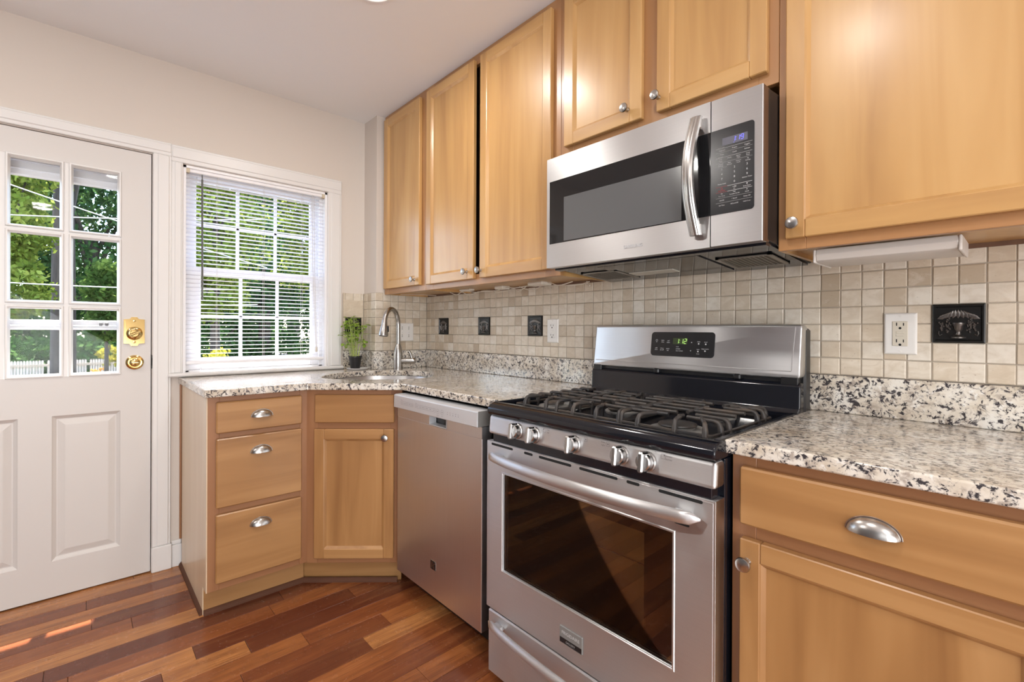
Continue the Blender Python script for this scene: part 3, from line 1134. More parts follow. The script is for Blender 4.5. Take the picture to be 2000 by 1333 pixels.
# ---- angled sink base
AN = math.atan2(.7513, .66)
cb = thing('sink_cabinet', 'angled maple sink base cabinet with one panel door in the corner', 'cabinet', (-2.165, .742, 0), AN, world=False)
W_ = .421
face_frame(cb, W_, .112, ZB, [(.0, .050), (.372, W_)], [(.05, .372, .112, .160), (.05, .372, .692, .756), (.05, .372, .848, ZB)])
m = MB()
m.box(.010, .020, .112, .018, .060, ZB)
m.box(W_ - .010, .020, .112, W_, .30, ZB)
m.box(.01, .020, .112, W_ - .01, .30, .122)
m.box(.05, .021, .13, .372, .023, .86)
m.build('case', 'cab_inside', cb)
MB().box(-.040, .070, .0, .405, .082, .1115).build('toe_kick', 'maple_lower_x', cb)
drawer_front(cb, 'lower', .042, .391, .739, .862, name='false_drawer')
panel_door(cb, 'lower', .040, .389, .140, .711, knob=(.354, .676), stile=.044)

# ---- base cabinet right of the range
cb = thing('base_cabinet', 'maple base cabinet with wide drawer and panel door right of the range', 'cabinet', (-.444, 1.067, 0), 0, world=False)
W_ = .510
face_frame(cb, W_, .115, ZB, [(0, .050), (W_ - .05, W_)], [(.05, W_ - .05, .115, .160), (.05, W_ - .05, .694, .748), (.05, W_ - .05, .852, ZB)])
case(cb, W_, .58, .115, ZB, 'maple_frame_v')
MB().box(0, .070, .0, W_, .082, .1145).build('toe_kick', 'maple_lower_x', cb)
drawer_front(cb, 'lower', .0225, .4875, .738, .861, (.255, .7900))
panel_door(cb, 'lower', .0235, .4865, .140, .708, knob=(.040, .6626), stile=.042)

# ---- wall cabinets
UZ0, UZ1 = 1.361, 2.4285
UYF = 1.353
def wall_cab(label, xa, xb, z0, stiles, rails, doors, dp=.300, knob_at=None):
    r = thing('wall_cabinet', label, 'cabinet', (xa, UYF, z0), 0, world=False)
    H = UZ1 - z0
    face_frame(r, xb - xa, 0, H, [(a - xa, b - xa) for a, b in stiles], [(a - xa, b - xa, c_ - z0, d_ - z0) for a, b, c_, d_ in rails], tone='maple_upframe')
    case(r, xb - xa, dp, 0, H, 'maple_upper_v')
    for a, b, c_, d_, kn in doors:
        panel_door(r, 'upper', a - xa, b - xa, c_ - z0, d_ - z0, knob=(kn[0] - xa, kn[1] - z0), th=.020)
    return r
wall_cab('tall single-door maple wall cabinet in the corner over the faucet', -2.626, -2.166, UZ0,
         [(-2.626, -2.575), (-2.235, -2.166)], [(-2.575, -2.235, UZ0, 1.410), (-2.575, -2.235, 2.380, UZ1)],
         [(-2.606, -2.205, 1.392, 2.397, (-2.251, 1.4225))])
wall_cab('tall two-door maple wall cabinet left of the microwave', -2.165, -1.212, UZ0,
         [(-2.165, -2.095), (-1.290, -1.212)], [(-2.095, -1.290, UZ0, 1.410), (-2.095, -1.290, 2.380, UZ1)],
         [(-2.137, -1.733, 1.388, 2.397, (-1.781, 1.4230)), (-1.687, -1.249, 1.388, 2.397, (-1.676, 1.4215))])
wall_cab('short two-door maple wall cabinet above the microwave', -1.211, -.4495, 1.806,
         [(-1.211, -1.150), (-.875, -.770), (-.500, -.4495)], [(-1.150, -.875, 1.806, 1.860), (-.770, -.5, 1.806, 1.860), (-1.150, -.875, 2.375, UZ1), (-.770, -.5, 2.375, UZ1)],
         [(-1.183, -.851, 1.838, 2.397, (-.903, 1.8815)), (-.797, -.473, 1.838, 2.397, (-.790, 1.8825))])
wall_cab('large maple wall cabinet with one wide door right of the microwave', -.4485, .075, UZ0,
         [(-.4485, -.385), (.012, .075)], [(-.385, .012, UZ0, 1.425), (-.385, .012, 2.380, UZ1)],
         [(-.4275, .053, 1.388, 2.397, (-.4047, 1.4228))])

# ================================================================== countertops
def slab(name, outer, z0, z1, hole=None):
    bm = bmesh.new()
    es = []
    for loop in [outer] + ([hole] if hole else []):
        vs = [bm.verts.new((p[0], p[1], z0)) for p in loop]
        es += [bm.edges.new((vs[i], vs[(i + 1) % len(vs)])) for i in range(len(vs))]
    bmesh.ops.triangle_fill(bm, edges=es, use_beauty=True)
    r = bmesh.ops.extrude_face_region(bm, geom=list(bm.faces))
    bmesh.ops.translate(bm, verts=[g for g in r['geom'] if isinstance(g, bmesh.types.BMVert)], vec=(0, 0, z1 - z0))
    mb = MB()
    bm.verts.index_update()
    mb.add([v.co[:] for v in bm.verts], [[v.index for v in f.verts] for f in bm.faces])
    bm.free()
    return mb
# sink opening in the frame of the angled counter: d along the front, n into the corner
DD, NN, SO = Vector((.66, .7513, 0)), Vector((-.7513, .66, 0)), Vector((-2.28, 1.15, 0))
def sink_loop(k=1.0, n=60):
    ctl = []
    for i in range(n):
        a = 2 * PI * i / n
        c_, s_ = math.cos(a), math.sin(a)
        e = 2 / 2.5
        x = .272 * math.copysign(abs(c_) ** e, c_)
        yy = (.282 if s_ > 0 else .216) * math.copysign(abs(s_) ** (1.0 if s_ > 0 else 2 / 3.2), s_)
        ctl.append(SO + DD * x * k + NN * yy * k)
    return ctl
ct = slab('countertop', [(-2.796, .350), (-2.133, .350), (-2.133, .7335), (-1.862, 1.0435), (-1.2125, 1.0435), (-1.2125, 1.6545), (-2.6335, 1.6545), (-2.6335, 1.3005), (-2.796, 1.3005)], .884, .914,
          [(p.x, p.y) for p in sink_loop()])
tag(ct.build('countertop', 'granite', bev=.005, bseg=3), 'speckled granite countertop with sink cutout running from the window to the range', 'countertop')
m = MB().box(-.4535, 1.0435, .884, .10, 1.6545, .914)
tag(m.build('countertop', 'granite', bev=.005, bseg=3), 'speckled granite countertop on the cabinet right of the range', 'countertop')
def splash(parts, label):
    m = MB()
    for b in parts:
        m.box(*b, bev=.002)
    tag(m.build('granite_upstand', 'granite'), label, 'backsplash')
splash([(-2.7965, 1.166, .9145, -2.777, 1.281, 1.0225), (-2.7965, 1.2815, .9145, -2.6145, 1.3015, 1.0225), (-2.6345, 1.302, .9145, -2.6145, 1.6355, 1.0225), (-2.6345, 1.636, .9145, -1.2075, 1.6555, 1.0225)],
       'low granite upstand wrapping the corner behind the sink, left of the range')
splash([(-.4535, 1.636, .9145, .10, 1.6555, 1.0225)], 'low granite upstand behind the right countertop')

# ---- undermount sink
sk = thing('sink', 'round-fronted stainless undermount sink in the corner counter', 'sink', (SO.x, SO.y, .70))
m = MB()
prof = [(1.045, .8835), (1.012, .8835), (1.0, .878), (.97, .80), (.90, .725), (.78, .705), (.12, .700)]
L0 = sink_loop(1.0)
n = len(L0)
v = []
for k, z in prof:
    v += [(p.x, p.y, z) for p in sink_loop(k)]
f = [[i * n + j, i * n + (j + 1) % n, (i + 1) * n + (j + 1) % n, (i + 1) * n + j] for i in range(len(prof) - 1) for j in range(n)]
f.append([(len(prof) - 1) * n + j for j in range(n)])
m.add(v, f)
m.build('basin', 'steel_x', sk, smooth=50)
MB().lathe([(.055, .7012), (.052, .7035), (.040, .7035), (.036, .7020), (.0, .7020)], (SO.x, SO.y, 0), (0, 0, 1), 24).build('drain', 'chrome', sk, smooth=40)

# ---- faucet
FX, FY = -2.541, 1.397
fc = thing('faucet', 'brushed nickel gooseneck pull-down faucet behind the corner sink', 'faucet', (FX, FY, .914))
m = MB().lathe([(.027, .9142), (.027, .935), (.0262, .995), (.0255, 1.012), (.0225, 1.035), (.0165, 1.058), (.0136, 1.066)], (FX, FY, 0), (0, 0, 1), 28)
m.build('body', 'nickel', fc, smooth=40)
sd = Vector((.097, -.145, 0))
path = []
for i in range(19):
    t = i / 18
    if t < .45:
        k = t / .45
        p = Vector((FX, FY, 1.055 + .125 * k))
    else:
        a = PI * (t - .45) / .55 * .93
        rr = .5 * (1 - math.cos(a))
        p = Vector((FX, FY, 1.180 + .090 * math.sin(a))) + sd * (.94 * rr)
    path.append(p)
m = MB().tube(path, .0132, 18)
m.build('spout', 'nickel', fc, smooth=50)
e = path[-1]
dirn = (path[-1] - path[-2]).normalized()
dirn = (dirn * .25 + Vector((-.03, -.035, -.95))).normalized()
m = MB().lathe([(.0140, -.006), (.0152, .004), (.0172, .024), (.0230, .050), (.0262, .072), (.0268, .082), (.0240, .0845)], e, dirn, 28)
h = m.build('spray_head', 'nickel', fc, smooth=40)
m = MB().lathe([(.0238, .0840), (.0225, .0870), (.0, .0862)], e, dirn, 24)
q = e + dirn * .045 + Vector((.673, .739, 0)) * .0215
m.box(q.x - .006, q.y - .006, q.z - .018, q.x + .006, q.y + .006, q.z + .016, bev=.003)
m.build('spray_face', 'black_plastic', h, smooth=40)
m = MB()
hd = Vector((.60, .80, 0.0)).normalized()
p0 = Vector((FX, FY, .966))
m.lathe([(.0170, .010), (.0178, .030), (.0182, .088), (.0172, .098), (.0130, .104), (.0, .105)], p0, hd, 22)
q = p0 + hd * .084
m.tube([q + Vector((0, 0, .008)), q + Vector((-.006, -.007, .036)), q + Vector((-.012, -.014, .056))], [.0095, .0085, .0078], 12)
m.build('lever_handle', 'nickel', fc, smooth=40)

# ================================================================== dishwasher
dw = thing('dishwasher', 'stainless dishwasher with silver control strip between sink cabinet and range', 'dishwasher', (-1.571, 1.30, 0))
DX0, DX1, DYF = -1.8655, -1.2765, 1.025
m = MB()
m.box(DX0 + .010, DYF + .045, .100, DX1 - .012, 1.62, .870)
m.box(DX0 + .02, DYF + .09, .004, DX1 - .02, 1.60, .10)
m.build('tub', 'black_plastic', dw)
m = MB()
hx0, hx1, hz0, hz1 = -1.6115, -1.490, .774, .803
yb = DYF + .044
m.box(DX0, DYF, .100, DX1, yb, hz0, bev=.002)
m.box(DX0, DYF, hz0, hx0, yb, .814)
m.box(hx1, DYF, hz0, DX1, yb, .814)
m.build('door', 'steel_z', dw)
m = MB()
m.box(hx0 - .0005, DYF + .032, hz0 - .001, hx1 + .0005, yb, .814)
m.rings((hx0, hz0, hx1, .814), [(0, -.0012), (.003, -.0012), (.0045, .03)], lambda u, v, d: (u, DYF + d, v), 1, cap=False)
m.build('recess', ['black_plastic', 'silver_plastic'], dw, label='recessed dark pocket handle')
m = MB()
m.prism([(DYF - .0205, .815), (DYF - .019, .869), (DYF - .012, .872), (DYF + .046, .872), (DYF + .046, .815)], 0, DX0 + .001, DX1 - .002)
cp = m.build('control_panel', 'silver_plastic', dw, bev=.003)
m = MB()
m.box(DX1 - .0018, DYF - .018, .816, DX1 + .0008, DYF + .045, .8705, bev=.001)
m.build('end_cap', 'grey_edge', cp)
m = MB()
yf = DYF - .0212
def dq(x0, z0, x1, z1, mi=0):
    m.add([(x0, yf, z0), (x1, yf, z0), (x1, yf, z1), (x0, yf, z1)], [[0, 1, 2, 3]], mi)
def dframe(x0, z0, x1, z1, t=.0006):
    dq(x0, z0, x1, z0 + t)
    dq(x0, z1 - t, x1, z1)
    dq(x0, z0, x0 + t, z1)
    dq(x1 - t, z0, x1, z1)
dframe(-1.800, .835, -1.700, .848)
dframe(-1.685, .835, -1.535, .848)
for i, s_ in enumerate(('Pots', 'Normal', 'China', 'Quick', 'Rinse')):
    m.text(s_, .0062, (-1.790 + i * .0205, yf, .8415), (1, 0, 0), (0, 0, 1))
for i, s_ in enumerate(('Heated', 'Delay', 'Hi-Temp', 'Sanitize', 'Rack', 'Lock')):
    m.text(s_, .0058, (-1.672 + i * .0250, yf, .8415), (1, 0, 0), (0, 0, 1))
m.text('options', .005, (-1.676, yf, .853), (1, 0, 0), (0, 0, 1))
m.text('cycles', .005, (-1.793, yf, .853), (1, 0, 0), (0, 0, 1))
for x, s_ in ((-1.520, 'Cancel'), (-1.490, 'Start')):
    for k in range(14):
        a0, a1 = 2 * PI * k / 14, 2 * PI * (k + 1) / 14
        m.add([(x + r_ * math.cos(a), yf, .840 + r_ * math.sin(a)) for r_, a in ((.0095, a0), (.0095, a1), (.0088, a1), (.0088, a0))], [[0, 1, 2, 3]])
    m.text(s_, .005, (x, yf, .825), (1, 0, 0), (0, 0, 1))
    dq(x - .003, .838, x - .001, .842)
    dq(x + .001, .838, x + .003, .842)
for i in range(5):
    x = -1.455 + i * .0170
    dq(x - .0012, .836, x + .0012, .8395)
    m.text('wash' if i % 2 else 'dry', .0045, (x, yf, .845), (1, 0, 0), (0, 0, 1))
m.build('lettering', 'print_grey', cp)
m = MB()
bx, bz = -1.578, .226
m.box(bx - .018, DYF - .0018, bz - .018, bx + .018, DYF + .001, bz + .018, 0, bev=.0008)
m.box(bx - .0162, DYF - .0022, bz - .0162, bx + .0162, DYF - .0016, bz + .0162, 1)
yy = DYF - .0026
for pts in ([(-.013, -.013), (-.006, -.013), (-.001, .013), (-.008, .013)], [(-.001, -.001), (.010, .013), (.013, .013), (.013, .010), (.003, -.003)], [(.001, -.004), (.006, -.013), (.013, -.013), (.005, 0)]):
    m.add([(bx + a, yy, bz + b) for a, b in pts], [list(range(len(pts)))], 0)
m.build('emblem', ['chrome', 'black_plastic'], dw, label='small square chrome letter emblem')
# ================================================================== gas range
RX0, RX1 = -1.2055, -.4487
rg = thing('gas_range', 'freestanding stainless gas range with black cooktop and oven door', 'stove', (-.827, 1.30, 0))
m = MB()
m.box(RX0 + .003, 1.042, .030, RX1 - .001, 1.630, .872)
for x in (RX0 + .03, RX1 - .06):
    for y in (1.07, 1.57):
        m.box(x, y, 0, x + .03, y + .03, .03)
m.box(RX0 + .02, .998, .788, RX1 - .01, 1.05, .815)
m.box(RX0 + .02, 1.0, .236, RX1 - .01, 1.05, .25)
m.build('body', 'black_enamel', rg, bev=.003)
# cooktop pan with front nose and riser
m = MB()
prof = [(1.000, .8725), (.990, .877), (.987, .888), (.990, .899), (1.000, .9085), (1.016, .9135), (1.036, .9125), (1.060, .9035), (1.078, .9000),
        (1.495, .9000), (1.520, .9040), (1.533, .9200), (1.5345, .9260), (1.5355, .9300), (1.5375, .9860), (1.5385, .9910), (1.543, .9985), (1.552, 1.001), (1.570, 1.001), (1.570, .8725)]
m.prism(prof, 0, RX0, RX1)
ct_ = m.build('cooktop', 'black_enamel', rg, bev=.006, bseg=3)
for xa, xb in ((RX0 + .0005, RX0 + .024), (RX1 - .024, RX1 - .0005)):
    MB().box(xa, 1.02, .895, xb, 1.522, .9150, bev=.006).build('side_rim', 'black_enamel', ct_)
# burners
B = [(-1.070, 1.165, .034), (-1.070, 1.365, .030), (-.862, 1.255, .036), (-.612, 1.135, .047), (-.612, 1.370, .032)]
for bx, by, r in B:
    m = MB()
    m.lathe([(r * 1.5, .9002), (r * 1.45, .9025), (r * 1.05, .9030), (r * .92, .9040), (r * .92, .9085)], (bx, by, 0), (0, 0, 1), 26, 0)
    o = m.build('burner', 'grey_edge', rg, smooth=40)
    m = MB()
    if r == .036:
        m.xf = Matrix.Translation((0, by, 0)) @ Matrix.Diagonal((1, 2.0, 1, 1)) @ Matrix.Translation((0, -by, 0))
        m.lathe([(r * .85, .9086), (r * .87, .912), (r * .80, .9155), (0, .916)], (bx, by, 0), (0, 0, 1), 32)
        m.xf = None
    else:
        m.lathe([(r * 1.0, .9086), (r * 1.03, .911), (r * 1.0, .9140), (r * .9, .9155), (0, .916)], (bx, by, 0), (0, 0, 1), 28)
    m.build('burner_cap', 'cast_iron', o, smooth=40)
# cast iron grates
def grate(x0, x1, y0, y1, feet, stops, spine):
    """feet: x of the front and rear uprights; stops: burner centres; spine: long bars on the given sides"""
    m = MB()
    zt, zb, r = .9330, .9060, .0054
    m.tube(round_path([(x0, y0, zb), (x1, y0, zb), (x1, y1, zb), (x0, y1, zb), (x0, y0 + .001, zb)], .014), .0042, 6)
    def finger(p0, p1, hook=0):
        """an upright on the rim at p0, bending over into a bar that runs in to p1"""
        a, b = Vector((p0[0], p0[1], 0)), Vector((p1[0], p1[1], 0))
        d = (b - a).normalized()
        pts = [a + Vector((0, 0, .9012)), a + d * .005 + Vector((0, 0, zt))]
        if hook:
            s_ = Vector((-d.y, d.x, 0)) * hook
            pts += [a.lerp(b, .62) + Vector((0, 0, zt)), a.lerp(b, .80) + s_ + Vector((0, 0, zt))]
        pts.append(b + Vector((0, 0, zt)))
        path = round_path(pts, .015, 5)
        m.tube(path, [r * 1.35] * 2 + [r * 1.1] * 3 + [r] * (len(path) - 5), 8)
    def bar(*pts):
        m.tube(round_path([(p[0], p[1], zt) for p in pts], .012, 4), r, 8)
    xm, ym = (x0 + x1) / 2, (y0 + y1) / 2
    for s_ in spine:
        x = x0 if s_ < 0 else x1
        m.tube(round_path([(x, y0, .9012), (x, y0 + .004, zt), (x, y1 - .004, zt), (x, y1, .9012)], .014, 4), r, 8)
    for k, fx_ in enumerate(feet):
        finger((fx_, y0), (fx_ + (xm - fx_) * .4, y0 + .070), (.009 if k % 2 else 0))
        finger((fx_, y1), (fx_ + (xm - fx_) * .4, y1 - .070), (.009 if k % 2 == 0 else 0))
    # cross bars, open over each burner
    gap = .026
    for yy, open_ in ((y0 + .052, 1), (y0 + .098, 1), (ym - .028, 0), (ym + .028, 0), (y1 - .098, 1), (y1 - .052, 1)):
        bx = stops[0][0] if yy < ym else stops[-1][0]
        for x, s_ in ((x0, 1), (x1, -1)):
            if open_:
                e = (bx - s_ * gap, yy + (.006 if yy < ym else -.006))
            elif s_ > 0:
                e = (x1 - .010, yy)
            else:
                continue
            if (s_ > 0 and -1 in spine) or (s_ < 0 and 1 in spine):
                bar((x, yy), e)
            else:
                finger((x, yy), e)
    # a bar along the middle from the centre towards each burner
    bar((xm, ym - .060), (xm, ym + .060))
    return m.build('grate', 'cast_iron', rg, smooth=50)
grate(-1.157, -.980, 1.078, 1.452, (-1.120, -1.025), [(-1.070, 1.165), (-1.070, 1.365)], (1,))
grate(-.970, -.755, 1.078, 1.452, (-.915, -.830), [(-.862, 1.205), (-.862, 1.315)], (1,))
grate(-.745, -.497, 1.078, 1.452, (-.695, -.590, -.512), [(-.612, 1.135), (-.612, 1.370)], (-1,))

# front control panel with five knobs
m = MB()
m.prism([(.992, .8120), (.9985, .8715), (1.040, .8715), (1.040, .8120)], 0, RX0, RX1 + .0005)
pn = m.build('control_panel', 'steel_x', rg, bev=.010, bseg=4)
KX = (-1.064, -.990, -.838, -.686, -.612)
kn = Vector((0, -1, .10)).normalized()
for x in KX:
    z = .8405
    y = .992 + (z - .812) * .109
    m = MB()
    m.lathe([(.0245, -.001), (.0245, .006), (.0225, .0085), (.0205, .009), (.0195, .022), (.0165, .0245), (.0, .025)], (x, y, z), kn, 30)
    m.xf = Matrix.Translation((x, y, z)) @ Matrix.Rotation(R(-6), 4, 'X')
    m.box(-.0075, -.036, -.0235, .0075, -.006, .0235, bev=.0035)
    m.xf = None
    m.build('knob', 'chrome', rg, smooth=35)
m = MB()
up = Vector((0, .109, 1)).normalized()
def onp(x, z, off=.0007):
    return (x, .992 + (z - .812) * .109 - off, z)
def pq(x0, z0, x1, z1):
    m.add([onp(x0, z0), onp(x1, z0), onp(x1, z1), onp(x0, z1)], [[0, 1, 2, 3]])
for i, x in enumerate(KX):
    pq(x + .0175, .866, x + .0185, .8715)
for x, dx, dz, words_ in ((-1.082, 0, 0, ''), (-.952, -.003, .003, 'rear\nleft'), (-.800, 0, 0, ''), (-.728, 0, 0, 'front\nright'), (-.573, .003, .003, 'power\nburner')):
    t_, s_, z = .0006, .0055, .860
    for a in ((x - s_, z - s_, x + s_, z - s_ + t_), (x - s_, z + s_ - t_, x + s_, z + s_), (x - s_, z - s_, x - s_ + t_, z + s_), (x + s_ - t_, z - s_, x + s_, z + s_)):
        pq(*a)
    pq(x + dx - .0015, z + dz - .0015, x + dx + .0015, z + dz + .0015)
    if words_:
        xx = x + (.015 if x != -.728 else -.015)
        for k, wd1 in enumerate(words_.split('\n')):
            m.text(wd1, .0062, onp(xx, z + .003 - .0075 * k), (1, 0, 0), up)
m.build('lettering', 'print_grey', pn)

# oven door
od0, od1 = .2460, .7885
gx0, gx1, gz0, gz1 = -1.1265, -.5450, .388, .694
m = MB()
yf, yb = .9905, 1.036
m.box(RX0, yf, od0, gx0, yb, od1)
m.box(gx1, yf, od0, RX1, yb, od1)
m.box(gx0, yf, od0, gx1, yb, gz0)
slots = [(-1.183, -1.081), (-1.030, -.994), (-.9675, -.8445), (-.816, -.694), (-.667, -.631), (-.580, -.475)]
m.box(gx0, yf, gz1, gx1, yb, od1)
od = m.build('oven_door', 'steel_x', rg)
m = MB()
m.rings((gx0 - .007, gz0 - .007, gx1 + .007, gz1 + .007), [(0, -.0003), (.002, -.0022), (.005, -.0022), (.0085, .006)], lambda u, v, d: (u, yf + d, v), cap=False)
m.rings((RX0, od0, RX1, od1), [(-.0003, .02), (-.0003, .004), (.0035, -.0004), (.006, -.0004)], lambda u, v, d: (u, yf + d, v), cap=False)
m.build('window_trim', 'steel_x', od)
for a, b in slots:
    MB().prism(rrect(a, .7775, b, .7850, .0035, 4), 1, yf - .0008, yf + .003).build('vent_slot', 'dark_void', od)
for a, b in ((-1.150, -1.118), (-.540, -.505)):
    MB().prism(rrect(a, .718, b, .724, .0025, 3), 1, yf - .0008, yf + .003).build('vent_slot', 'dark_void', od)
MB().box(gx0 + .0005, yf + .004, gz0 + .0005, gx1 - .0005, yf + .008, gz1 - .0005).build('window_glass', 'oven_glass', od)
m = MB()
iy = yf + .0120
gi = (-1.045, .425, -.625, .665)
m.box(gx0 + .0005, iy, gz0, gi[0], iy + .004, gz1)
m.box(gi[2], iy, gz0, gx1 - .0005, iy + .004, gz1)
m.box(gi[0], iy, gz0, gi[2], iy + .004, gi[1])
m.box(gi[0], iy, gi[3], gi[2], iy + .004, gz1)
m.build('window_border', 'oven_inner', od)
m = MB()
m.box(gi[0] - .02, iy + .026, gi[1] - .02, gi[2] + .02, iy + .030, gi[3] + .02)
m.build('inner_pane', 'oven_amber_lit', od, label='inner oven pane with amber light in its colour')
m = MB()
m.tube([(gi[0], iy + .018, .577), (gi[2], iy + .018, .577)], .0018, 6)
m.build('rack_wire', 'chrome', od)
# bowed handles
def handle(parent, xa, xb, z, out, hgt, thk, yb_, drop=0.0):
    m = MB()
    n = 36
    ring = 14
    v, f = [], []
    for i in range(n + 1):
        t = i / n
        x = xa + (xb - xa) * t
        bow = math.sin(PI * t) ** .62
        endf = min(1.0, min(t, 1 - t) / .045)
        endf = math.sqrt(max(0.0, 1 - (1 - endf) ** 2)) * .8 + .2
        yc = yb_ - .012 - (out - .012) * bow
        zc = z - drop * math.sin(PI * t)
        for k in range(ring):
            a = 2 * PI * k / ring
            v.append((x, yc + math.cos(a) * thk * endf, zc + math.sin(a) * hgt * endf * (1 + .0 * bow)))
    for i in range(n):
        for k in range(ring):
            l = (k + 1) % ring
            f.append([i * ring + k, i * ring + l, (i + 1) * ring + l, (i + 1) * ring + k])
    f += [list(range(ring)), [n * ring + k for k in range(ring)]]
    m.add(v, f)
    for x in (xa + .045, xb - .045):
        m.box(x - .02, yb_ - .022, z - hgt * .5, x + .02, yb_ + .001, z + hgt * .5, bev=.004)
    return m.build('handle', 'steel_x', parent, smooth=40)
handle(od, -1.181, -.474, .747, .052, .0150, .011, yf)
m = MB()
bx0, bx1, bz0, bz1 = -.8815, -.8005, .2850, .3320
m.box(bx0, yf - .004, bz0, bx1, yf + .001, bz1, 0, bev=.0015)
m.box(bx0 + .002, yf - .0045, bz0 + .003, bx1 - .002, yf - .0035, bz0 + .0165, 1)
m.text('FRIGIDAIRE', .0125, ((bx0 + bx1) / 2, yf - .0045, bz0 + .0315), (1, 0, 0), (0, 0, 1), 2)
m.text('GALLERY', .0080, ((bx0 + bx1) / 2, yf - .0050, bz0 + .0097), (1, 0, 0), (0, 0, 1), 3)
m.build('badge', ['grey_edge', 'black_plastic', 'print_white', 'print_dim'], od, label='grey maker badge on the oven door')
# storage drawer
m = MB()
m.box(RX0 + .009, .9895, .036, RX1 - .002, 1.030, .2395, bev=.004)
dr = m.build('drawer', 'steel_x', rg)
handle(dr, -1.180, -.470, .2080, .046, .0130, .010, .9895, drop=-.004)

# backguard
m = MB()
def bg(x0, x1, z0, z1, r, y_at, mi):
    P = rrect(x0, z0, x1, z1, r, 5)
    return P
def back_y(z):
    return 1.541 + (z - 1.012) * .13
P = rrect(RX0 + .004, 1.012, RX1 - .002, 1.1715, .014, 5)
cen = ((RX0 + RX1) / 2, 1.09)
def inset(P, d):
    x0, x1, z0, z1 = RX0 + .004, RX1 - .002, 1.012, 1.1715
    return [(min(max(p[0], x0 + d), x1 - d) if abs(p[0] - cen[0]) > .3 else p[0], min(max(p[1], z0 + d), z1 - d)) for p in P]
layers = [(0, .040), (0, .006), (.0025, .0015), (.006, 0)]
v = []
for d, o_ in layers:
    v += [(p[0], back_y(p[1]) + o_, p[1]) for p in inset(P, d)]
n = len(P)
f = [[i * n + j, i * n + (j + 1) % n, (i + 1) * n + (j + 1) % n, (i + 1) * n + j] for i in range(len(layers) - 1) for j in range(n)]
f.append([(len(layers) - 1) * n + j for j in range(n)])
f.append([j for j in range(n)])
m.add(v, f)
bgd = m.build('backguard', 'steel_x', rg, smooth=40)
m = MB()
m.prism([(1.0325, back_y(1.0325) - .0012), (1.0350, back_y(1.035) - .0012), (1.0350, back_y(1.035) + .004), (1.0325, back_y(1.0325) + .004)][::-1] and [(back_y(1.0330) - .0012, 1.0330), (back_y(1.0352) - .0003, 1.0352), (back_y(1.0352) + .004, 1.0352), (back_y(1.0330) + .004, 1.0330)], 0, RX0 + .018, RX1 - .026)
for zz in (1.035,):
    m.tube([(RX1 - .026, back_y(1.036) - .0005, 1.036), (RX1 - .024, back_y(1.1) - .0005, 1.10), (RX1 - .021, back_y(1.165) - .0005, 1.165)], .0016, 6)
m.build('ridge', 'steel_x', bgd)
m = MB()
m.box(RX0 + .008, 1.585, .90, RX1 - .0006, 1.633, 1.160, bev=.006)
m.box(RX0 + .006, 1.556, .99, RX1 - .012, 1.60, 1.03)
for x in (-.925, -.640):
    m.box(x, 1.535, .998, x + .022, 1.56, 1.016, bev=.004)
for xa, xb in ((RX0 + .006, RX0 + .045), (RX1 - .055, RX1 - .008)):
    m.box(xa, 1.541, .99, xb, 1.56, 1.016, bev=.002)
m.build('back_housing', 'black_plastic', rg)
m = MB()
px0, px1, pz0, pz1 = -.9420, -.7065, 1.0615, 1.1470
Pp = rrect(px0, pz0, px1, pz1, .012, 5)
v = [(p[0], back_y(p[1]) - .0018, p[1]) for p in Pp] + [(p[0], back_y(p[1]) + .001, p[1]) for p in Pp]
n = len(Pp)
m.add(v, [list(range(n))] + [[i, (i + 1) % n, n + (i + 1) % n, n + i] for i in range(n)])
dp_ = m.build('display_panel', 'panel_black', bgd)
m = MB()
u_ = Vector((0, .13, 1)).normalized()
def onb(x, z, off=.0024):
    return (x, back_y(z) - off, z)
def bq(x0, z0, x1, z1, mi=0):
    m.add([onb(x0, z0), onb(x1, z0), onb(x1, z1), onb(x0, z1)], [[0, 1, 2, 3]], mi)
bq(-.8560, 1.1045, -.8020, 1.1260, 0)
m.seg7('1:12', .0165, onb(-.8440, 1.1070, .0026), (1, 0, 0), u_, 1)
m.build('clock_display', ['display_green', 'digit_green'], dp_)
m = MB()
for x, z, a, b in ((-.8955, 1.1140, 'bake', 'time'), (-.8735, 1.1130, 'self', 'clean'), (-.9195, 1.0865, 'add', 'start'), (-.8970, 1.0860, 'timer', 'on off'), (-.8740, 1.0850, 'clock', 'set')):
    m.text(a, .0060, onb(x, z + .003), (1, 0, 0), u_)
    m.text(b, .0060, onb(x, z - .003), (1, 0, 0), u_)
for x, z, a in ((-.7610, 1.1120, 'bake'), (-.7365, 1.1110, 'broil'), (-.7620, 1.0860, 'conv'), (-.7375, 1.0880, 'keep warm')):
    m.text(a, .0055, onb(x, z + .0025), (1, 0, 0), u_)
    m.lathe([(.0026, 0), (.0026, .0002), (0, .0002)], onb(x, z - .0045), (0, -1, .13), 12)
for z, a in ((1.0960, 'oven'), (1.0885, 'preheat'), (1.0815, 'door locked')):
    m.text(a, .0052, onb(-.8430, z), (1, 0, 0), u_, align='LEFT')
for x, z, s_ in ((-.7865, 1.1120, 1), (-.7885, 1.0830, -1)):
    m.add([onb(x - .0022, z - .0016 * s_), onb(x + .0022, z - .0016 * s_), onb(x, z + .0022 * s_)], [[0, 1, 2]])
m.tube([onb(-.9195 + .0032 * math.cos(a), 1.1165 + .0036 * math.sin(a)) for a in [R(-60 + 300 * k / 12) for k in range(13)]], .0005, 4)
bq(-.9215, 1.1105, -.9180, 1.1122)
m.text('2 sec', .005, onb(-.7620, 1.0735), (1, 0, 0), u_)
m.build('lettering', 'print_white', dp_)

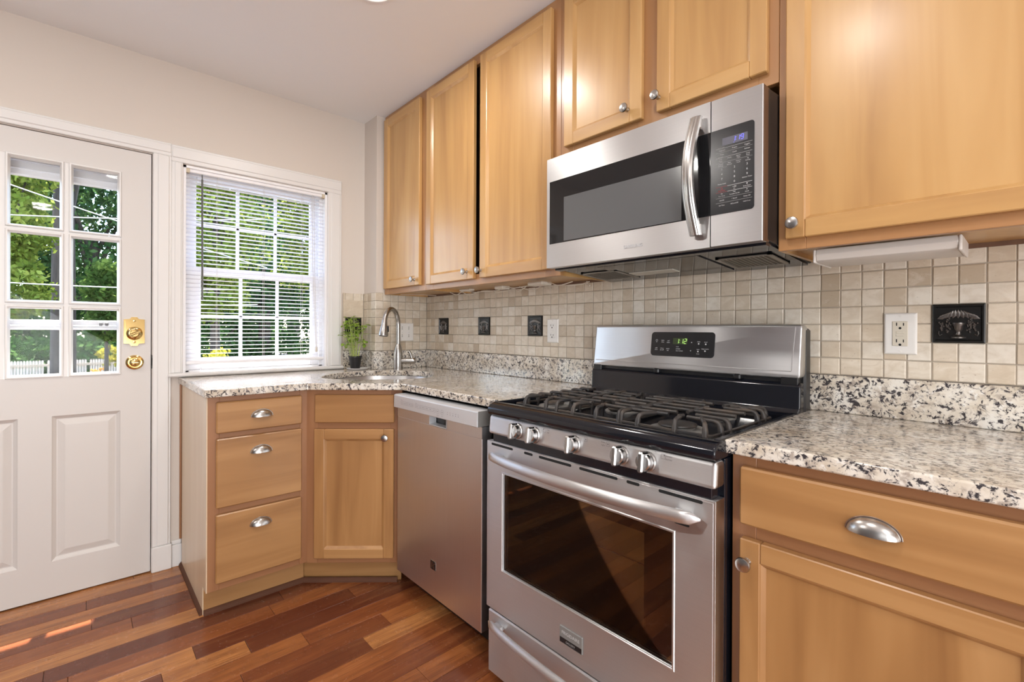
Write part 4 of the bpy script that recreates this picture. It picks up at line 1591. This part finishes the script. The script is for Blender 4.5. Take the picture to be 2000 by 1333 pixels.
# ================================================================== over-the-range microwave
MX0, MX1, MY = -1.190, -.4520, 1.2530
MZ0, MZ1 = 1.3770, 1.7700
mw = thing('microwave', 'stainless over-the-range microwave mounted under the short wall cabinet', 'microwave', (-.82, 1.45, 1.355))
m = MB()
m.prism([(MY + .030, MZ0 + .006), (MY + .030, MZ1 - .003), (1.634, MZ1 + .030), (1.634, 1.358)], 0, MX0 + .006, MX1 + .0015)
m.build('case', 'black_plastic', mw, bev=.002)
m = MB()
m.box(MX1 - .0008, MY + .004, MZ0 + .001, MX1 + .0012, MY + .040, MZ1 - .001, bev=.001)
m.build('edge_trim', 'brown_edge', mw)
sx = -.5845
bz0, bz1 = 1.4615, 1.6860
m = MB()
bx0 = -1.1760
yb = MY + .030
m.box(MX0, MY, MZ0, bx0, yb, MZ1)
m.box(bx0, MY, MZ0, sx - .0006, yb, bz0)
m.box(bx0, MY, bz1, sx - .0006, yb, MZ1)
md_ = m.build('door', 'steel_x', mw)
MB().box(bx0, MY - .0004, bz0, sx - .0006, yb - .001, bz1).build('window', 'black_glass', md_)
m = MB()
m.add([(x, MY - .0008, z) for x, z in ((-1.108, 1.466), (-.667, 1.4635), (-.667, 1.6185), (-1.108, 1.6195))], [[0, 1, 2, 3]])
m.build('screen', 'microwave_screen', md_, label='grey mesh screen behind the door glass')
m = MB()
m.text('SAMSUNG', .0150, (-.8260, MY - .0006, 1.4115), (1, 0, 0), (0, 0, 1), thick=.0003)
m.build('lettering', 'silver_plastic', md_)
# bowed ribbed handle
m = MB()
n = 30
hz0, hz1 = 1.4110, 1.7330
prof = [(-.0165, .004), (-.015, -.004), (-.011, -.0075), (-.009, -.0065), (-.0065, -.0085), (-.0015, -.0095), (.0005, -.0085), (.0030, -.0092), (.0075, -.0080), (.0095, -.0060), (.0120, -.0060), (.0150, -.003), (.0165, .004), (.010, .008), (-.010, .008)]
v, f = [], []
for i in range(n + 1):
    t = i / n
    z = hz0 + (hz1 - hz0) * t
    b_ = math.sin(PI * t)
    for px, py in prof:
        v.append((-.6180 - .007 * b_ + px, MY - .016 - .034 * b_ + py, z))
k = len(prof)
for i in range(n):
    f += [[i * k + j, i * k + (j + 1) % k, (i + 1) * k + (j + 1) % k, (i + 1) * k + j] for j in range(k)]
f += [list(range(k)), [n * k + j for j in range(k)]]
m.add(v, f)
for z in (hz0 + .018, hz1 - .018):
    m.box(-.632, MY - .018, z - .015, -.604, MY + .002, z + .015, bev=.003)
m.build('handle', 'nickel', md_, smooth=30)
# control panel
m = MB()
m.box(sx + .0006, MY, MZ0, MX1, yb, MZ1, bev=.0015)
cp = m.build('control_panel', 'steel_x', mw)
m = MB()
Pp = [(sx + .0008, bz0), (-.4810, bz0 - .0005)] + rrect(-.55, bz0, -.4720, bz1, .008, 4)[:0]
Pp = [(sx + .0008, bz0)] + [p for p in rrect(-.55, bz0, -.4720, bz1, .008, 4) if p[0] > -.52] + [(sx + .0008, bz1)]
m.prism(Pp, 1, MY - .0012, MY + .002)
kp = m.build('keypad', 'panel_black', cp)
m = MB()
yk = MY - .0016
def kq(x0, z0, x1, z1, mi=0):
    m.add([(x0, yk, z0), (x1, yk, z0), (x1, yk, z1), (x0, yk, z1)], [[0, 1, 2, 3]], mi)
kq(-.5525, 1.6400, -.4880, 1.6600, 0)
m.seg7('1:19', .0118, (-.5260, yk - .0004, 1.6450), (1, 0, 0), (0, 0, 1), 1)
kq(-.5230, 1.6415, -.5212, 1.6428, 1)
m.build('clock_display', ['display_grey', 'digit_blue'], kp)
m = MB()
XL, XM, XR_ = -.5530, -.5205, -.4890
def kt(s_, x, z, size=.0048, mi=0):
    m.text(s_, size, (x, yk - .0002, z), (1, 0, 0), (0, 0, 1), mi)
def ln(x0, x1, z, mi=0, t=.0005):
    kq(x0, z - t / 2, x1, z + t / 2, mi)
ln(-.5690, -.4765, 1.6340)
kt('Sensor Cook', -.5555, 1.6360, .0032, 1)
kt('Popcorn', XL, 1.6285); kt('Potato', XM, 1.6285); kt('Veggies', XR_, 1.6285)
ln(-.5690, -.4765, 1.6235, 1)
kt('Pizza', XL, 1.6175); kt('Cook', XM, 1.6175); kt('Reheat', XR_, 1.6175)
ln(-.5690, -.4765, 1.6100)
kt('Easy Cook', -.5570, 1.6118, .0030, 1)
XX = (-.5565, -.5335, -.5105, -.4870)
for x, a, b in zip(XX, ('Kids', 'Snacks', 'Dinner', 'Snack'), ('Meals', '', 'Plate', 'Food')):
    kt(a, x, 1.6050, .0040)
    if b: kt(b, x, 1.6005, .0040)
ln(-.5690, -.4765, 1.5965, 1)
for x, a, b in zip(XX, ('1 Pound', 'Auto', 'Custom', 'My'), ('Defrost', 'Defrost', 'Cook', 'Settings')):
    kt(a, x, 1.5920, .0040)
    kt(b, x, 1.5875, .0040)
ln(-.5690, -.5400, 1.5830, 1)
for x, z0_, ds in ((XL, 1.5780, '147'), (XM, 1.5780, '2580'), (XR_, 1.5780, '369')):
    for i, c_ in enumerate(ds):
        m.text(c_, .0078, (x, yk - .0002, z0_ - .0125 * i), (1, 0, 0), (0, 0, 1), 0)
kt('Power Level', XL, 1.5400, .0042); kt('Kitchen Timer', XR_, 1.5450, .0042)
ln(-.5690, -.5385, 1.5325, 2); ln(-.5385, -.4765, 1.5325, 0, .0008)
kt('Stop/Clear', XL, 1.5225, .0044, 2)
m.tube([(XL + .0022 * math.cos(a), yk - .0002, 1.5275 + .0020 * math.sin(a)) for a in [2 * PI * i / 10 for i in range(11)]], .0003, 4, 2)
kt('+30', XM, 1.5270, .0062); kt('Sec', XM, 1.5220, .0036)
m.add([(XR_ - .002, yk, 1.5285), (XR_, yk, 1.5265), (XR_ + .002, yk, 1.5285), (XR_, yk, 1.5305)], [[0, 1, 2, 3]])
kt('Enter/Start', XR_, 1.5225, .0042)
ln(-.5690, -.5385, 1.5180, 2); ln(-.5385, -.4765, 1.5180, 0, .0008)
kt('Eco Mode', XL, 1.5080, .0042, 1); kt('Turntable On/Off', XM, 1.5085, .0036); kt('Clock', XR_, 1.5080, .0042)
kt('High', XM, 1.5140, .0038); kt('o', XR_, 1.5140, .0060); kt('On', XL, 1.5140, .0040)
ln(-.5690, -.4765, 1.5030, 1)
kt('On/Off', XL, 1.4965, .0042); kt('1 Speed', XM, 1.4965, .0042); kt('Delay Off', XR_, 1.4965, .0042)
ln(-.5690, -.4765, 1.4905, 1)
kt('Set Time', XL, 1.4835, .0042); kt('Hi/Low/Off', XM, 1.4835, .0042); kt('Hold 3 sec', XR_, 1.4835, .0042)
m.build('lettering', ['print_white', 'print_dim', 'print_red'], kp)
# underside: vent pan, grease filters, cooktop lamp
m = MB()
zb = lambda y: 1.3835 - (y - (MY + .03)) * .0735
def under(x0, x1, y0, y1, dz, th, mi=0, mb=None):
    v = [(x, y, zb(y) + d) for d in (dz, dz - th) for x, y in ((x0, y0), (x1, y0), (x1, y1), (x0, y1))]
    mb.add(v, [[0, 1, 2, 3], [7, 6, 5, 4], [0, 1, 5, 4], [1, 2, 6, 5], [2, 3, 7, 6], [3, 0, 4, 7]], mi)
under(MX0 + .012, MX1 - .005, MY + .012, 1.628, 0.0, .006, 0, m)
under(MX0 + .010, MX1 - .004, MY + .035, MY + .060, 0.0, .012, 0, m)
under(-1.02, -.66, 1.330, 1.590, 0.0, .009, 0, m)
vp = m.build('vent_pan', 'black_enamel', mw)
for xa, xb in ((-1.155, -.995), (-.640, -.485)):
    m = MB()
    y0, y1 = 1.405, 1.560
    under(xa, xb, y0, y0 + .010, -.006, .005, 0, m)
    under(xa, xb, y1 - .010, y1, -.006, .005, 0, m)
    under(xa, xa + .010, y0, y1, -.006, .005, 0, m)
    under(xb - .010, xb, y0, y1, -.006, .005, 0, m)
    under(xa, xb, y0, y1, -.006, .002, 1, m)
    nx = 12
    for i in range(1, nx):
        x = xa + (xb - xa) * i / nx
        under(x - .0014, x + .0014, y0 + .01, y1 - .01, -.007, .003, 0, m)
    m.build('grease_filter', ['filter_frame', 'filter_mesh'], vp)
m = MB()
under(-.985, -.815, 1.470, 1.520, -.008, .004, 0, m)
m.build('lamp_cover', 'lens_clear', vp)
# ================================================================== electrical plates
def plate(label, loc, rz, w, h, cat='outlet', name='wall_outlet'):
    o = thing(name, label, cat, loc, rz, world=False)
    m = MB()
    m.rings((-w / 2, 0, w / 2, h), [(0, 0), (0, -.003), (.003, -.0062), (.006, -.0066)], lambda u, v, d: (u, d, v))
    m.build('cover_plate', 'outlet_white', o)
    return o
def gfci(o, h, mat):
    zc = h / 2
    m = MB()
    m.box(-.0165, -.0088, zc - .0335, .0165, -.0060, zc + .0335, bev=.001)
    r = m.build('receptacle', mat, o)
    for s_ in (1, -1):
        z = zc + s_ * .0225
        MB().box(-.0085, -.0092, z - .001, -.0062, -.0086, z + .0075).build('slot', 'dark_void', r)
        MB().box(.0062, -.0092, z - .001, .0085, -.0086, z + .0065).build('slot', 'dark_void', r)
        MB().lathe([(.0032, 0), (.0032, .0006), (0, .0006)], (0, -.0086, z - .0075), (0, -1, 0), 12).build('slot', 'dark_void', r)
    for z in (zc + .001, zc - .0075):
        MB().box(-.0085, -.0100, z, .0085, -.0085, z + .0055, bev=.0008).build('test_button', mat, r)
    for z in (zc + .0475, zc - .0475):
        MB().lathe([(.0030, 0), (.0028, .0010), (0, .0012)], (0, -.0064, z), (0, -1, 0), 12).build('screw', 'outlet_white', o)
TY = YW - .0072
o = plate('white duplex outlet left of the range, beside a dark relief tile', (-1.5210, TY, 1.0930), 0, .070, .112)
gfci(o, .112, 'outlet_white')
o = plate('white plate with almond GFCI outlet on the wall right of the range', (-.2400, TY, 1.0905), 0, .070, .112)
gfci(o, .112, 'outlet_almond')
o = plate('white double switch plate on the corner wall behind the faucet', (XB + .0072, 1.4920, 1.0810), R(90), .115, .111, 'switch', 'switch_plate')
for x in (-.023, .023):
    m = MB()
    m.box(-.005 + x, -.0075, .043, .005 + x, -.006, .068)
    m.box(-.0035 + x, -.0150, .048, .0035 + x, -.006, .056, bev=.001)
    m.build('toggle', 'outlet_white', o)
    for z in (.027, .037, .075, .086):
        MB().lathe([(.0030, 0), (.0026, .0010), (0, .0011)], (x, -.0064, z), (0, -1, 0), 10).build('screw', 'wand_grey', o)

# ================================================================== under-cabinet light and loose wiring
lf = thing('under_cabinet_light', 'white strip light under the right wall cabinet', 'light fixture', (-.238, 1.45, 1.327))
m = MB()
m.prism([(1.388, 1.3605), (1.384, 1.346), (1.390, 1.332), (1.402, 1.3275), (1.520, 1.3275), (1.530, 1.345), (1.530, 1.3605)], 0, -.372, -.106)
m.build('housing', 'fixture_white', lf, bev=.002)
for xa in (-.378, -.106):
    MB().box(xa, 1.384, 1.326, xa + .006, 1.532, 1.3604, bev=.002).build('end_cap', 'fixture_white', lf)
wr = thing('under_cabinet_wiring', 'loose white low-voltage wires tacked under the tall wall cabinets', 'wiring', (-1.7, 1.5, 1.33))
rw = random.Random(8)
m = MB()
def wire(xa, xb, y, n, sag):
    pts = []
    for i in range(n + 1):
        t = i / n
        pts.append((xa + (xb - xa) * t, y + rw.uniform(-.018, .018), 1.3555 - abs(math.sin(t * PI * n / 2.2)) * sag * rw.uniform(.4, 1)))
    P = []
    for i in range(len(pts) - 1):
        p0, p1, p2, p3 = (Vector(pts[max(0, min(len(pts) - 1, j))]) for j in (i - 1, i, i + 1, i + 2))
        for k in range(5):
            t = k / 5
            P.append(.5 * ((2 * p1) + (p2 - p0) * t + (2 * p0 - 5 * p1 + 4 * p2 - p3) * t * t + (3 * p1 - p0 - 3 * p2 + p3) * t ** 3))
    P.append(Vector(pts[-1]))
    m.tube(P, .0021, 6)
wire(-2.12, -1.26, 1.485, 13, .022)
wire(-2.05, -1.55, 1.510, 9, .026)
wire(-1.62, -1.21, 1.535, 7, .020)
m.tube([(-2.52, 1.40, 1.3590), (-2.42, 1.50, 1.3570), (-2.36, 1.545, 1.3520)], .0016, 5)
m.tube([(-1.262, 1.575, 1.358), (-1.258, 1.570, 1.345), (-1.240, 1.566, 1.338)], .0032, 6)
m.build('wires', 'cord_white', wr)
for b in ((-1.485, 1.44, 1.346, -1.395, 1.505), (-1.720, 1.45, 1.344, -1.660, 1.50), (-1.990, 1.44, 1.350, -1.900, 1.475)):
    MB().box(*b, 1.3605, bev=.004).build('connector', 'cord_white', wr)

# ================================================================== potted herb on a saucer
PX, PY = -2.700, 1.203
m = MB().lathe([(.052, .9145), (.060, .918), (.063, .924), (.060, .924), (.054, .919), (.0, .9185)], (PX + .008, PY + .010, 0), (0, 0, 1), 36)
tag(m.build('saucer', 'saucer_white', smooth=40), 'white saucer under the black herb pot by the window', 'saucer')
ph = thing('potted_basil', 'leggy green herb in a small ribbed black pot by the window', 'plant', (PX, PY, .919))
m = MB()
n = 40
prof = [(.0255, .9192), (.0265, .921), (.0365, .986), (.0395, .987), (.0395, .993), (.0355, .993), (.034, .984), (.0, .984)]
v, f = [], []
for i, (r, z) in enumerate(prof):
    for k in range(n):
        a = 2 * PI * k / n
        rr = r * (1 - (.035 if (k % 2 and i in (1, 2)) else 0))
        v.append((PX + rr * math.cos(a), PY + rr * math.sin(a), z))
for i in range(len(prof) - 1):
    f += [[i * n + k, i * n + (k + 1) % n, (i + 1) * n + (k + 1) % n, (i + 1) * n + k] for k in range(n)]
f.append(list(range(n)))
m.add(v, f)
m.build('pot', 'pot_black', ph, smooth=25)
MB().lathe([(.033, .984), (.030, .987), (.0, .988)], (PX, PY, 0), (0, 0, 1), 20).build('soil', 'soil', ph)
rp = random.Random(21)
st_, lv = MB(), MB()
def leaf(p, d, size, curl):
    d = Vector(d).normalized()
    side = d.cross(Vector((0, 0, 1)))
    if side.length < .1:
        side = Vector((1, 0, 0))
    side.normalize()
    nrm = side.cross(d).normalized()
    rows = []
    for t, wv in ((0, .05), (.25, .36), (.55, .44), (.8, .28), (1, .02)):
        c_ = p + d * (size * t) + nrm * (-curl * size * t * t)
        rows += [c_ - side * (size * wv) + nrm * (size * .10 * wv * 2), c_, c_ + side * (size * wv) + nrm * (size * .10 * wv * 2)]
    fs = []
    for i in range(4):
        for j in (0, 1):
            fs.append([i * 3 + j, i * 3 + j + 1, i * 3 + j + 4, i * 3 + j + 3])
    lv.add(rows, fs, 0, tone=rp.random())
R_ = Vector((.673, .739, 0))     # direction across the picture, only used to spread the stems
for i in range(17):
    a = rp.uniform(0, 2 * PI)
    r0 = rp.uniform(.004, .026)
    p0 = Vector((PX + r0 * math.cos(a), PY + r0 * math.sin(a), .984))
    hgt = rp.uniform(.12, .235)
    lean = Vector((math.cos(a), math.sin(a), 0)) * rp.uniform(.005, .040)
    if PX + lean.x * 1.6 < XW + .05:
        lean.x = abs(lean.x) * .4
    p1 = p0 + lean * .5 + Vector((0, 0, hgt * .55))
    p2 = p0 + lean * 1.3 + Vector((0, 0, hgt))
    P = [p0 * (1 - t) ** 2 + p1 * 2 * t * (1 - t) + p2 * t * t for t in [k / 6 for k in range(7)]]
    st_.tube(P, [.0017, .0016, .0015, .0014, .0013, .0012, .0010], 6)
    for t in (3, 4, 5, 6):
        if rp.random() < .35 and t < 5:
            continue
        for s_ in range(rp.choice((1, 2, 3)) if t < 6 else 4):
            b_ = rp.uniform(0, 2 * PI)
            dv = Vector((math.cos(b_), math.sin(b_), rp.uniform(-.35, .55)))
            q = P[t] + dv * rp.uniform(.006, .016)
            st_.tube([P[t], q], .0007, 4)
            sz = rp.uniform(.018, .033)
            if q.x + dv.x * sz > XW + .025:
                leaf(q, dv, sz, rp.uniform(.1, .6))
for dx, dz, k in ((-.062, 1.190, 4), (-.060, 1.075, 4), (.050, 1.155, 3), (.046, 1.085, 9), (.052, 1.070, 8), (-.050, 1.120, 2)):
    c0 = Vector((PX, PY, 1.0)) + R_ * dx * .55
    c1 = Vector((PX, PY, dz)) + R_ * dx
    st_.tube([Vector((PX, PY, .986)) + R_ * dx * .3, c0 + Vector((0, 0, .05)), c1], [.0013, .0012, .0009], 5)
    for _ in range(k):
        b_ = rp.uniform(0, 2 * PI)
        leaf(c1 + Vector((rp.uniform(-.012, .012), rp.uniform(-.012, .012), rp.uniform(-.018, .012))), (math.cos(b_), math.sin(b_), rp.uniform(-.6, .4)), rp.uniform(.018, .027), .4)
st_.build('stems', 'stem_green', ph, smooth=60)
lv.build('leaves', 'basil_leaf', ph, smooth=60, tone=True)

# ================================================================== recessed ceiling lamps
def ceiling_lamp(label, x, y, watts):
    o = thing('ceiling_light', label, 'ceiling lamp', (x, y, ZC), world=True)
    m = MB().lathe([(.098, ZC - .0003), (.095, ZC - .005), (.080, ZC - .007), (.076, ZC - .003), (.076, ZC - .001)], (x, y, 0), (0, 0, 1), 40, caps=False)
    m.build('trim_ring', 'ceiling_white', o, smooth=40)
    m = MB().lathe([(.077, ZC - .003), (.050, ZC - .0035), (.0, ZC - .004)], (x, y, 0), (0, 0, 1), 40, caps=False)
    m.build('lens', 'lamp_lens', o, smooth=40)
    l = light('lamp_light', 'AREA', (x, y, ZC - .012), (0, 0, -1), watts, (1.0, .955, .90), shape='DISK', size=.15)
    return o
ceiling_lamp('round recessed ceiling light over the sink corner, cut by the top of the photo', -1.655, .795, 7)
ceiling_lamp('round recessed ceiling light above the space in front of the range', -.478, .227, 7)
ceiling_lamp('unseen recessed ceiling light added near the entry door', -1.70, -.95, 13)  # out of view, added to light the range side of the room
ceiling_lamp('unseen recessed ceiling light added behind the camera', 1.2, -.30, 16)  # extra lamp out of view, added as fill
# ================================================================== the garden outside
GZ = -1.0
m = MB()
m.box(-60, -40, GZ - .2, XW - .2, 40, GZ)
struct(m.build('ground', 'ground'))

def leaf_cloud(name, parent, mat, blobs, count, size, seed, label=None):
    """a crown of small folded leaves gathered in clusters around ellipsoids"""
    g = np.random.default_rng(seed)
    V, T = [], []
    tot = sum(b[3] * b[4] + b[4] * b[5] for b in blobs)
    for cx, cy, cz, rx, ry, rz in blobs:
        n = int(count * (rx * ry + ry * rz) / tot)
        nc = max(12, n // 46)
        u = g.normal(size=(nc, 3))
        u /= np.linalg.norm(u, axis=1)[:, None]
        rad = g.uniform(.55, 1.02, (nc, 1))
        cc = u * rad * np.array([rx, ry, rz]) + np.array([cx, cy, cz])
        ct = g.uniform(0, 1, nc)
        k = g.integers(0, nc, n)
        off = g.normal(size=(n, 3)) * np.array([.16, .16, .10]) * (rx + ry + rz) / 3
        p = cc[k] + off
        d = g.normal(size=(n, 3))
        d[:, 2] -= .35
        d /= np.linalg.norm(d, axis=1)[:, None]
        s_ = np.cross(d, g.normal(size=(n, 3)))
        s_ /= np.linalg.norm(s_, axis=1)[:, None] + 1e-9
        L = size * g.uniform(.6, 1.3, (n, 1))
        V.append(np.stack([p - d * L * .5, p + s_ * L * .26, p + d * L * .5, p - s_ * L * .26], 1).reshape(-1, 3))
        T.append(np.clip(ct[k] * .6 + g.uniform(0, .4, n), 0, 1))
    V = np.concatenate(V)
    T = np.concatenate(T)
    keep = (V[:, 2].reshape(-1, 4).min(1) > GZ + .02) & (V[:, 0].reshape(-1, 4).max(1) < -4.2)
    V = V.reshape(-1, 4, 3)[keep].reshape(-1, 3)
    T = T[keep]
    n = len(T)
    me = bpy.data.meshes.new(name)
    me.vertices.add(n * 4)
    me.vertices.foreach_set('co', V.ravel())
    me.loops.add(n * 4)
    me.loops.foreach_set('vertex_index', np.arange(n * 4))
    me.polygons.add(n)
    me.polygons.foreach_set('loop_start', np.arange(n) * 4)
    me.update()
    at = me.attributes.new('tone', 'FLOAT', 'FACE')
    at.data.foreach_set('value', T.astype(np.float32))
    me.materials.append(MATS[mat])
    o = bpy.data.objects.new(name, me)
    C.objects.link(o)
    if parent is not None:
        o.parent = parent
        o.matrix_parent_inverse = Matrix.Translation(-Vector(parent.location))
    return o

def tree(name, label, x, y, trunk_r, trunk_h, blobs, mat, count, size, seed, lean=(0, 0), group=None):
    t = thing(name, label, 'tree', (x, y, GZ), group=group)
    m = MB()
    P = [Vector((x + lean[0] * k, y + lean[1] * k, GZ + trunk_h * k)) for k in (0, .08, .3, .6, 1)]
    m.tube(P, [trunk_r * 1.35, trunk_r * 1.05, trunk_r, trunk_r * .85, trunk_r * .45], 14)
    g = random.Random(seed)
    for b in blobs:
        for _ in range(2):
            k = g.uniform(.45, .9)
            p0 = Vector((x + lean[0] * k, y + lean[1] * k, GZ + trunk_h * k))
            p1 = Vector((b[0] + g.uniform(-.5, .5) * b[3], b[1] + g.uniform(-.5, .5) * b[4], b[2] + g.uniform(-.2, .4) * b[5]))
            m.tube([p0, p0.lerp(p1, .5) + Vector((0, 0, .2)), p1], [trunk_r * .32, trunk_r * .22, trunk_r * .08], 7)
    m.build('trunk', 'bark', t, smooth=50)
    leaf_cloud('foliage', t, mat, blobs, count, size, seed)
    return t
GT = None
tree('tree', 'bright green tree at the left edge of the door panes', -14.0, -1.35, .10, 4.2, [(-13.9, -.98, 3.4, 1.0, .50, 1.1), (-13.7, -.98, 1.9, .8, .42, .65), (-14.2, -.95, 5.2, 1.2, .75, 1.2)], 'leaf_bright', 11000, .13, 1)
tree('tree', 'tall tree with a thick bare trunk behind the door panes', -17.0, -.34, .25, 9.0, [(-16.8, .55, 6.2, 1.0, .9, .9), (-17.5, -1.0, 7.2, 1.6, 1.6, 1.2), (-17.4, .4, 7.9, 1.6, 1.6, 1.0)], 'leaf_mid', 7000, .16, 2)
tree('tree', 'fresh green young tree right of the thick trunk', -15.2, .46, .05, 2.4, [(-15.2, .46, 2.05, .8, .42, .7), (-15.2, .50, 1.2, .7, .40, .4)], 'leaf_mid', 5200, .13, 3)
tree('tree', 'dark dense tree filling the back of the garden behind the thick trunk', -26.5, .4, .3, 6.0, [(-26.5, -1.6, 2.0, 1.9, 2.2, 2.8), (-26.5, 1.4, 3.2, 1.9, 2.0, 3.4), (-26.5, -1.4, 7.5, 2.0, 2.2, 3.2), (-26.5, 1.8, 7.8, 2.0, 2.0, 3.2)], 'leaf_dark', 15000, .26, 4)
tree('tree', 'sunlit yellow-green tree behind the left half of the window blind', -12.2, 2.2, .10, 4.6, [(-12.0, 2.15, 3.2, 1.2, .90, 1.2), (-12.3, 2.35, 4.8, 1.3, 1.0, 1.2), (-11.8, 2.1, 1.9, .8, .6, .6)], 'leaf_bright', 13000, .12, 5)
tree('tree', 'sunlit green tree behind the right half of the window blind', -12.8, 4.9, .12, 4.8, [(-12.6, 4.75, 3.2, 1.3, .95, 1.3), (-12.8, 4.75, 4.9, 1.4, 1.0, 1.2), (-12.5, 5.4, 3.9, 1.1, .9, 1.2)], 'leaf_bright', 14000, .12, 6)
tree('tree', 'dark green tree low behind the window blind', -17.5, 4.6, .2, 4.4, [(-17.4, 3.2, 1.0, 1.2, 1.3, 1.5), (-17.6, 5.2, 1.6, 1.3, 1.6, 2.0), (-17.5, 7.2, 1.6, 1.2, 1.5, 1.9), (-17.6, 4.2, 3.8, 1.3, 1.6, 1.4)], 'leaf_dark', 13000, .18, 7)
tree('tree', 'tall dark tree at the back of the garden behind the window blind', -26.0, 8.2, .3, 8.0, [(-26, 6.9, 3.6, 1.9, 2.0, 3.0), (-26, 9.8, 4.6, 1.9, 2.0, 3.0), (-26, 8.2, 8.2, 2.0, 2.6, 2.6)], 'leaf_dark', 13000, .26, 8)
for i, y in enumerate((-7.5, -1.2, 5.1, 11.4, 17.7)):
    xx = -35.0 - 8.0 * (i % 2)
    tree('tree', 'dark woodland tree closing off the far end of the garden', xx, y, .4, 10.0, [(xx, y - 1.0, 1.6, 2.0, 2.3, 2.9), (xx, y + 1.0, 5.2, 2.0, 2.3, 3.2), (xx, y - .6, 9.4, 2.0, 2.5, 3.2), (xx, y + .4, 13.2, 2.0, 2.5, 2.6)], 'leaf_dark', 12000, .42, 20 + i, group='woodland trees at the far end')
b = leaf_cloud('shrub', None, 'leaf_dark', [(-21.6, -1.5, -.1, .8, 1.0, .9), (-21.6, .5, .0, .8, 1.0, 1.0)], 6000, .16, 9)
tag(b, 'long dark shrub behind the picket fence', 'shrub')
b = leaf_cloud('shrub', None, 'leaf_yellow', [(-18.2, .62, .42, .30, .26, .20), (-18.2, .72, .15, .30, .20, .20)], 1300, .075, 10)
tag(b, 'bright yellow shrub in front of the picket fence', 'shrub')
b = leaf_cloud('shrub', None, 'leaf_orange', [(-17.6, .30, -.15, .26, .20, .26)], 700, .06, 11)
tag(b, 'small orange-green shrub at the foot of the picket fence', 'shrub')
b = leaf_cloud('shrub', None, 'leaf_yellow', [(-9.5, 1.62, .50, .40, .26, .45), (-9.5, 1.75, -.1, .40, .3, .4)], 1500, .075, 12)
tag(b, 'yellow-green shrub at the lower left of the window view', 'shrub')

def picket_fence(label, x, ya, yb, top, mat, gap_at=(), post0=.1):
    f_ = thing('picket_fence', label, 'fence', (x, (ya + yb) / 2, GZ))
    m = MB()
    w_, n = .052, int((yb - ya) / .064)
    for i in range(n):
        if i in gap_at:
            continue
        y = ya + .064 * i
        m.prism([(y, GZ + .04), (y + w_, GZ + .04), (y + w_, top - .04), (y + w_ * .72, top - .008), (y + w_ / 2, top), (y + w_ * .28, top - .008), (y, top - .04)], 0, x - .012, x + .006)
    m.build('pickets', mat, f_)
    m = MB()
    for z in (top - .19, GZ + .22):
        m.box(x + .006, ya, z, x + .045, yb, z + .075)
    m.build('rails', 'fence_rail', f_)
    y = ya + post0
    while y < yb:
        MB().box(x + .02, y - .06, GZ, x + .13, y + .06, top - .02).build('post', mat, f_)
        y += 2.15
    return f_
picket_fence('weathered white picket fence seen low through the door panes', -20.0, -2.35, 2.6, .18, 'fence_white', (24, 39), 1.86)
picket_fence('grey fence seen at the bottom of the window behind the blind', -15.4, 2.2, 7.2, .30, 'fence_grey')
# utility wires crossing the view
for lab, y0, z0, y1, z1, x in (('upper pale utility wire sloping down across the door panes', -2.0, 3.44, 2.4, 2.22, -9.0),
                               ('pale utility wire running level across the top door panes', -2.0, 2.55, 2.4, 3.10, -9.2),
                               ('pale utility wire across the middle door panes', -2.0, 1.80, 2.4, 1.86, -9.4),
                               ('lowest pale utility wire across the middle door panes', -2.0, 1.565, 2.4, 1.60, -9.6)):
    m = MB()
    m.tube([(x, y0 + (y1 - y0) * k / 12, z0 + (z1 - z0) * k / 12 - .06 * (1 - (2 * k / 12 - 1) ** 2)) for k in range(13)], .0075, 6)
    tag(m.build('utility_wire', 'wire_pale'), lab, 'wire', 'utility wires over the garden')
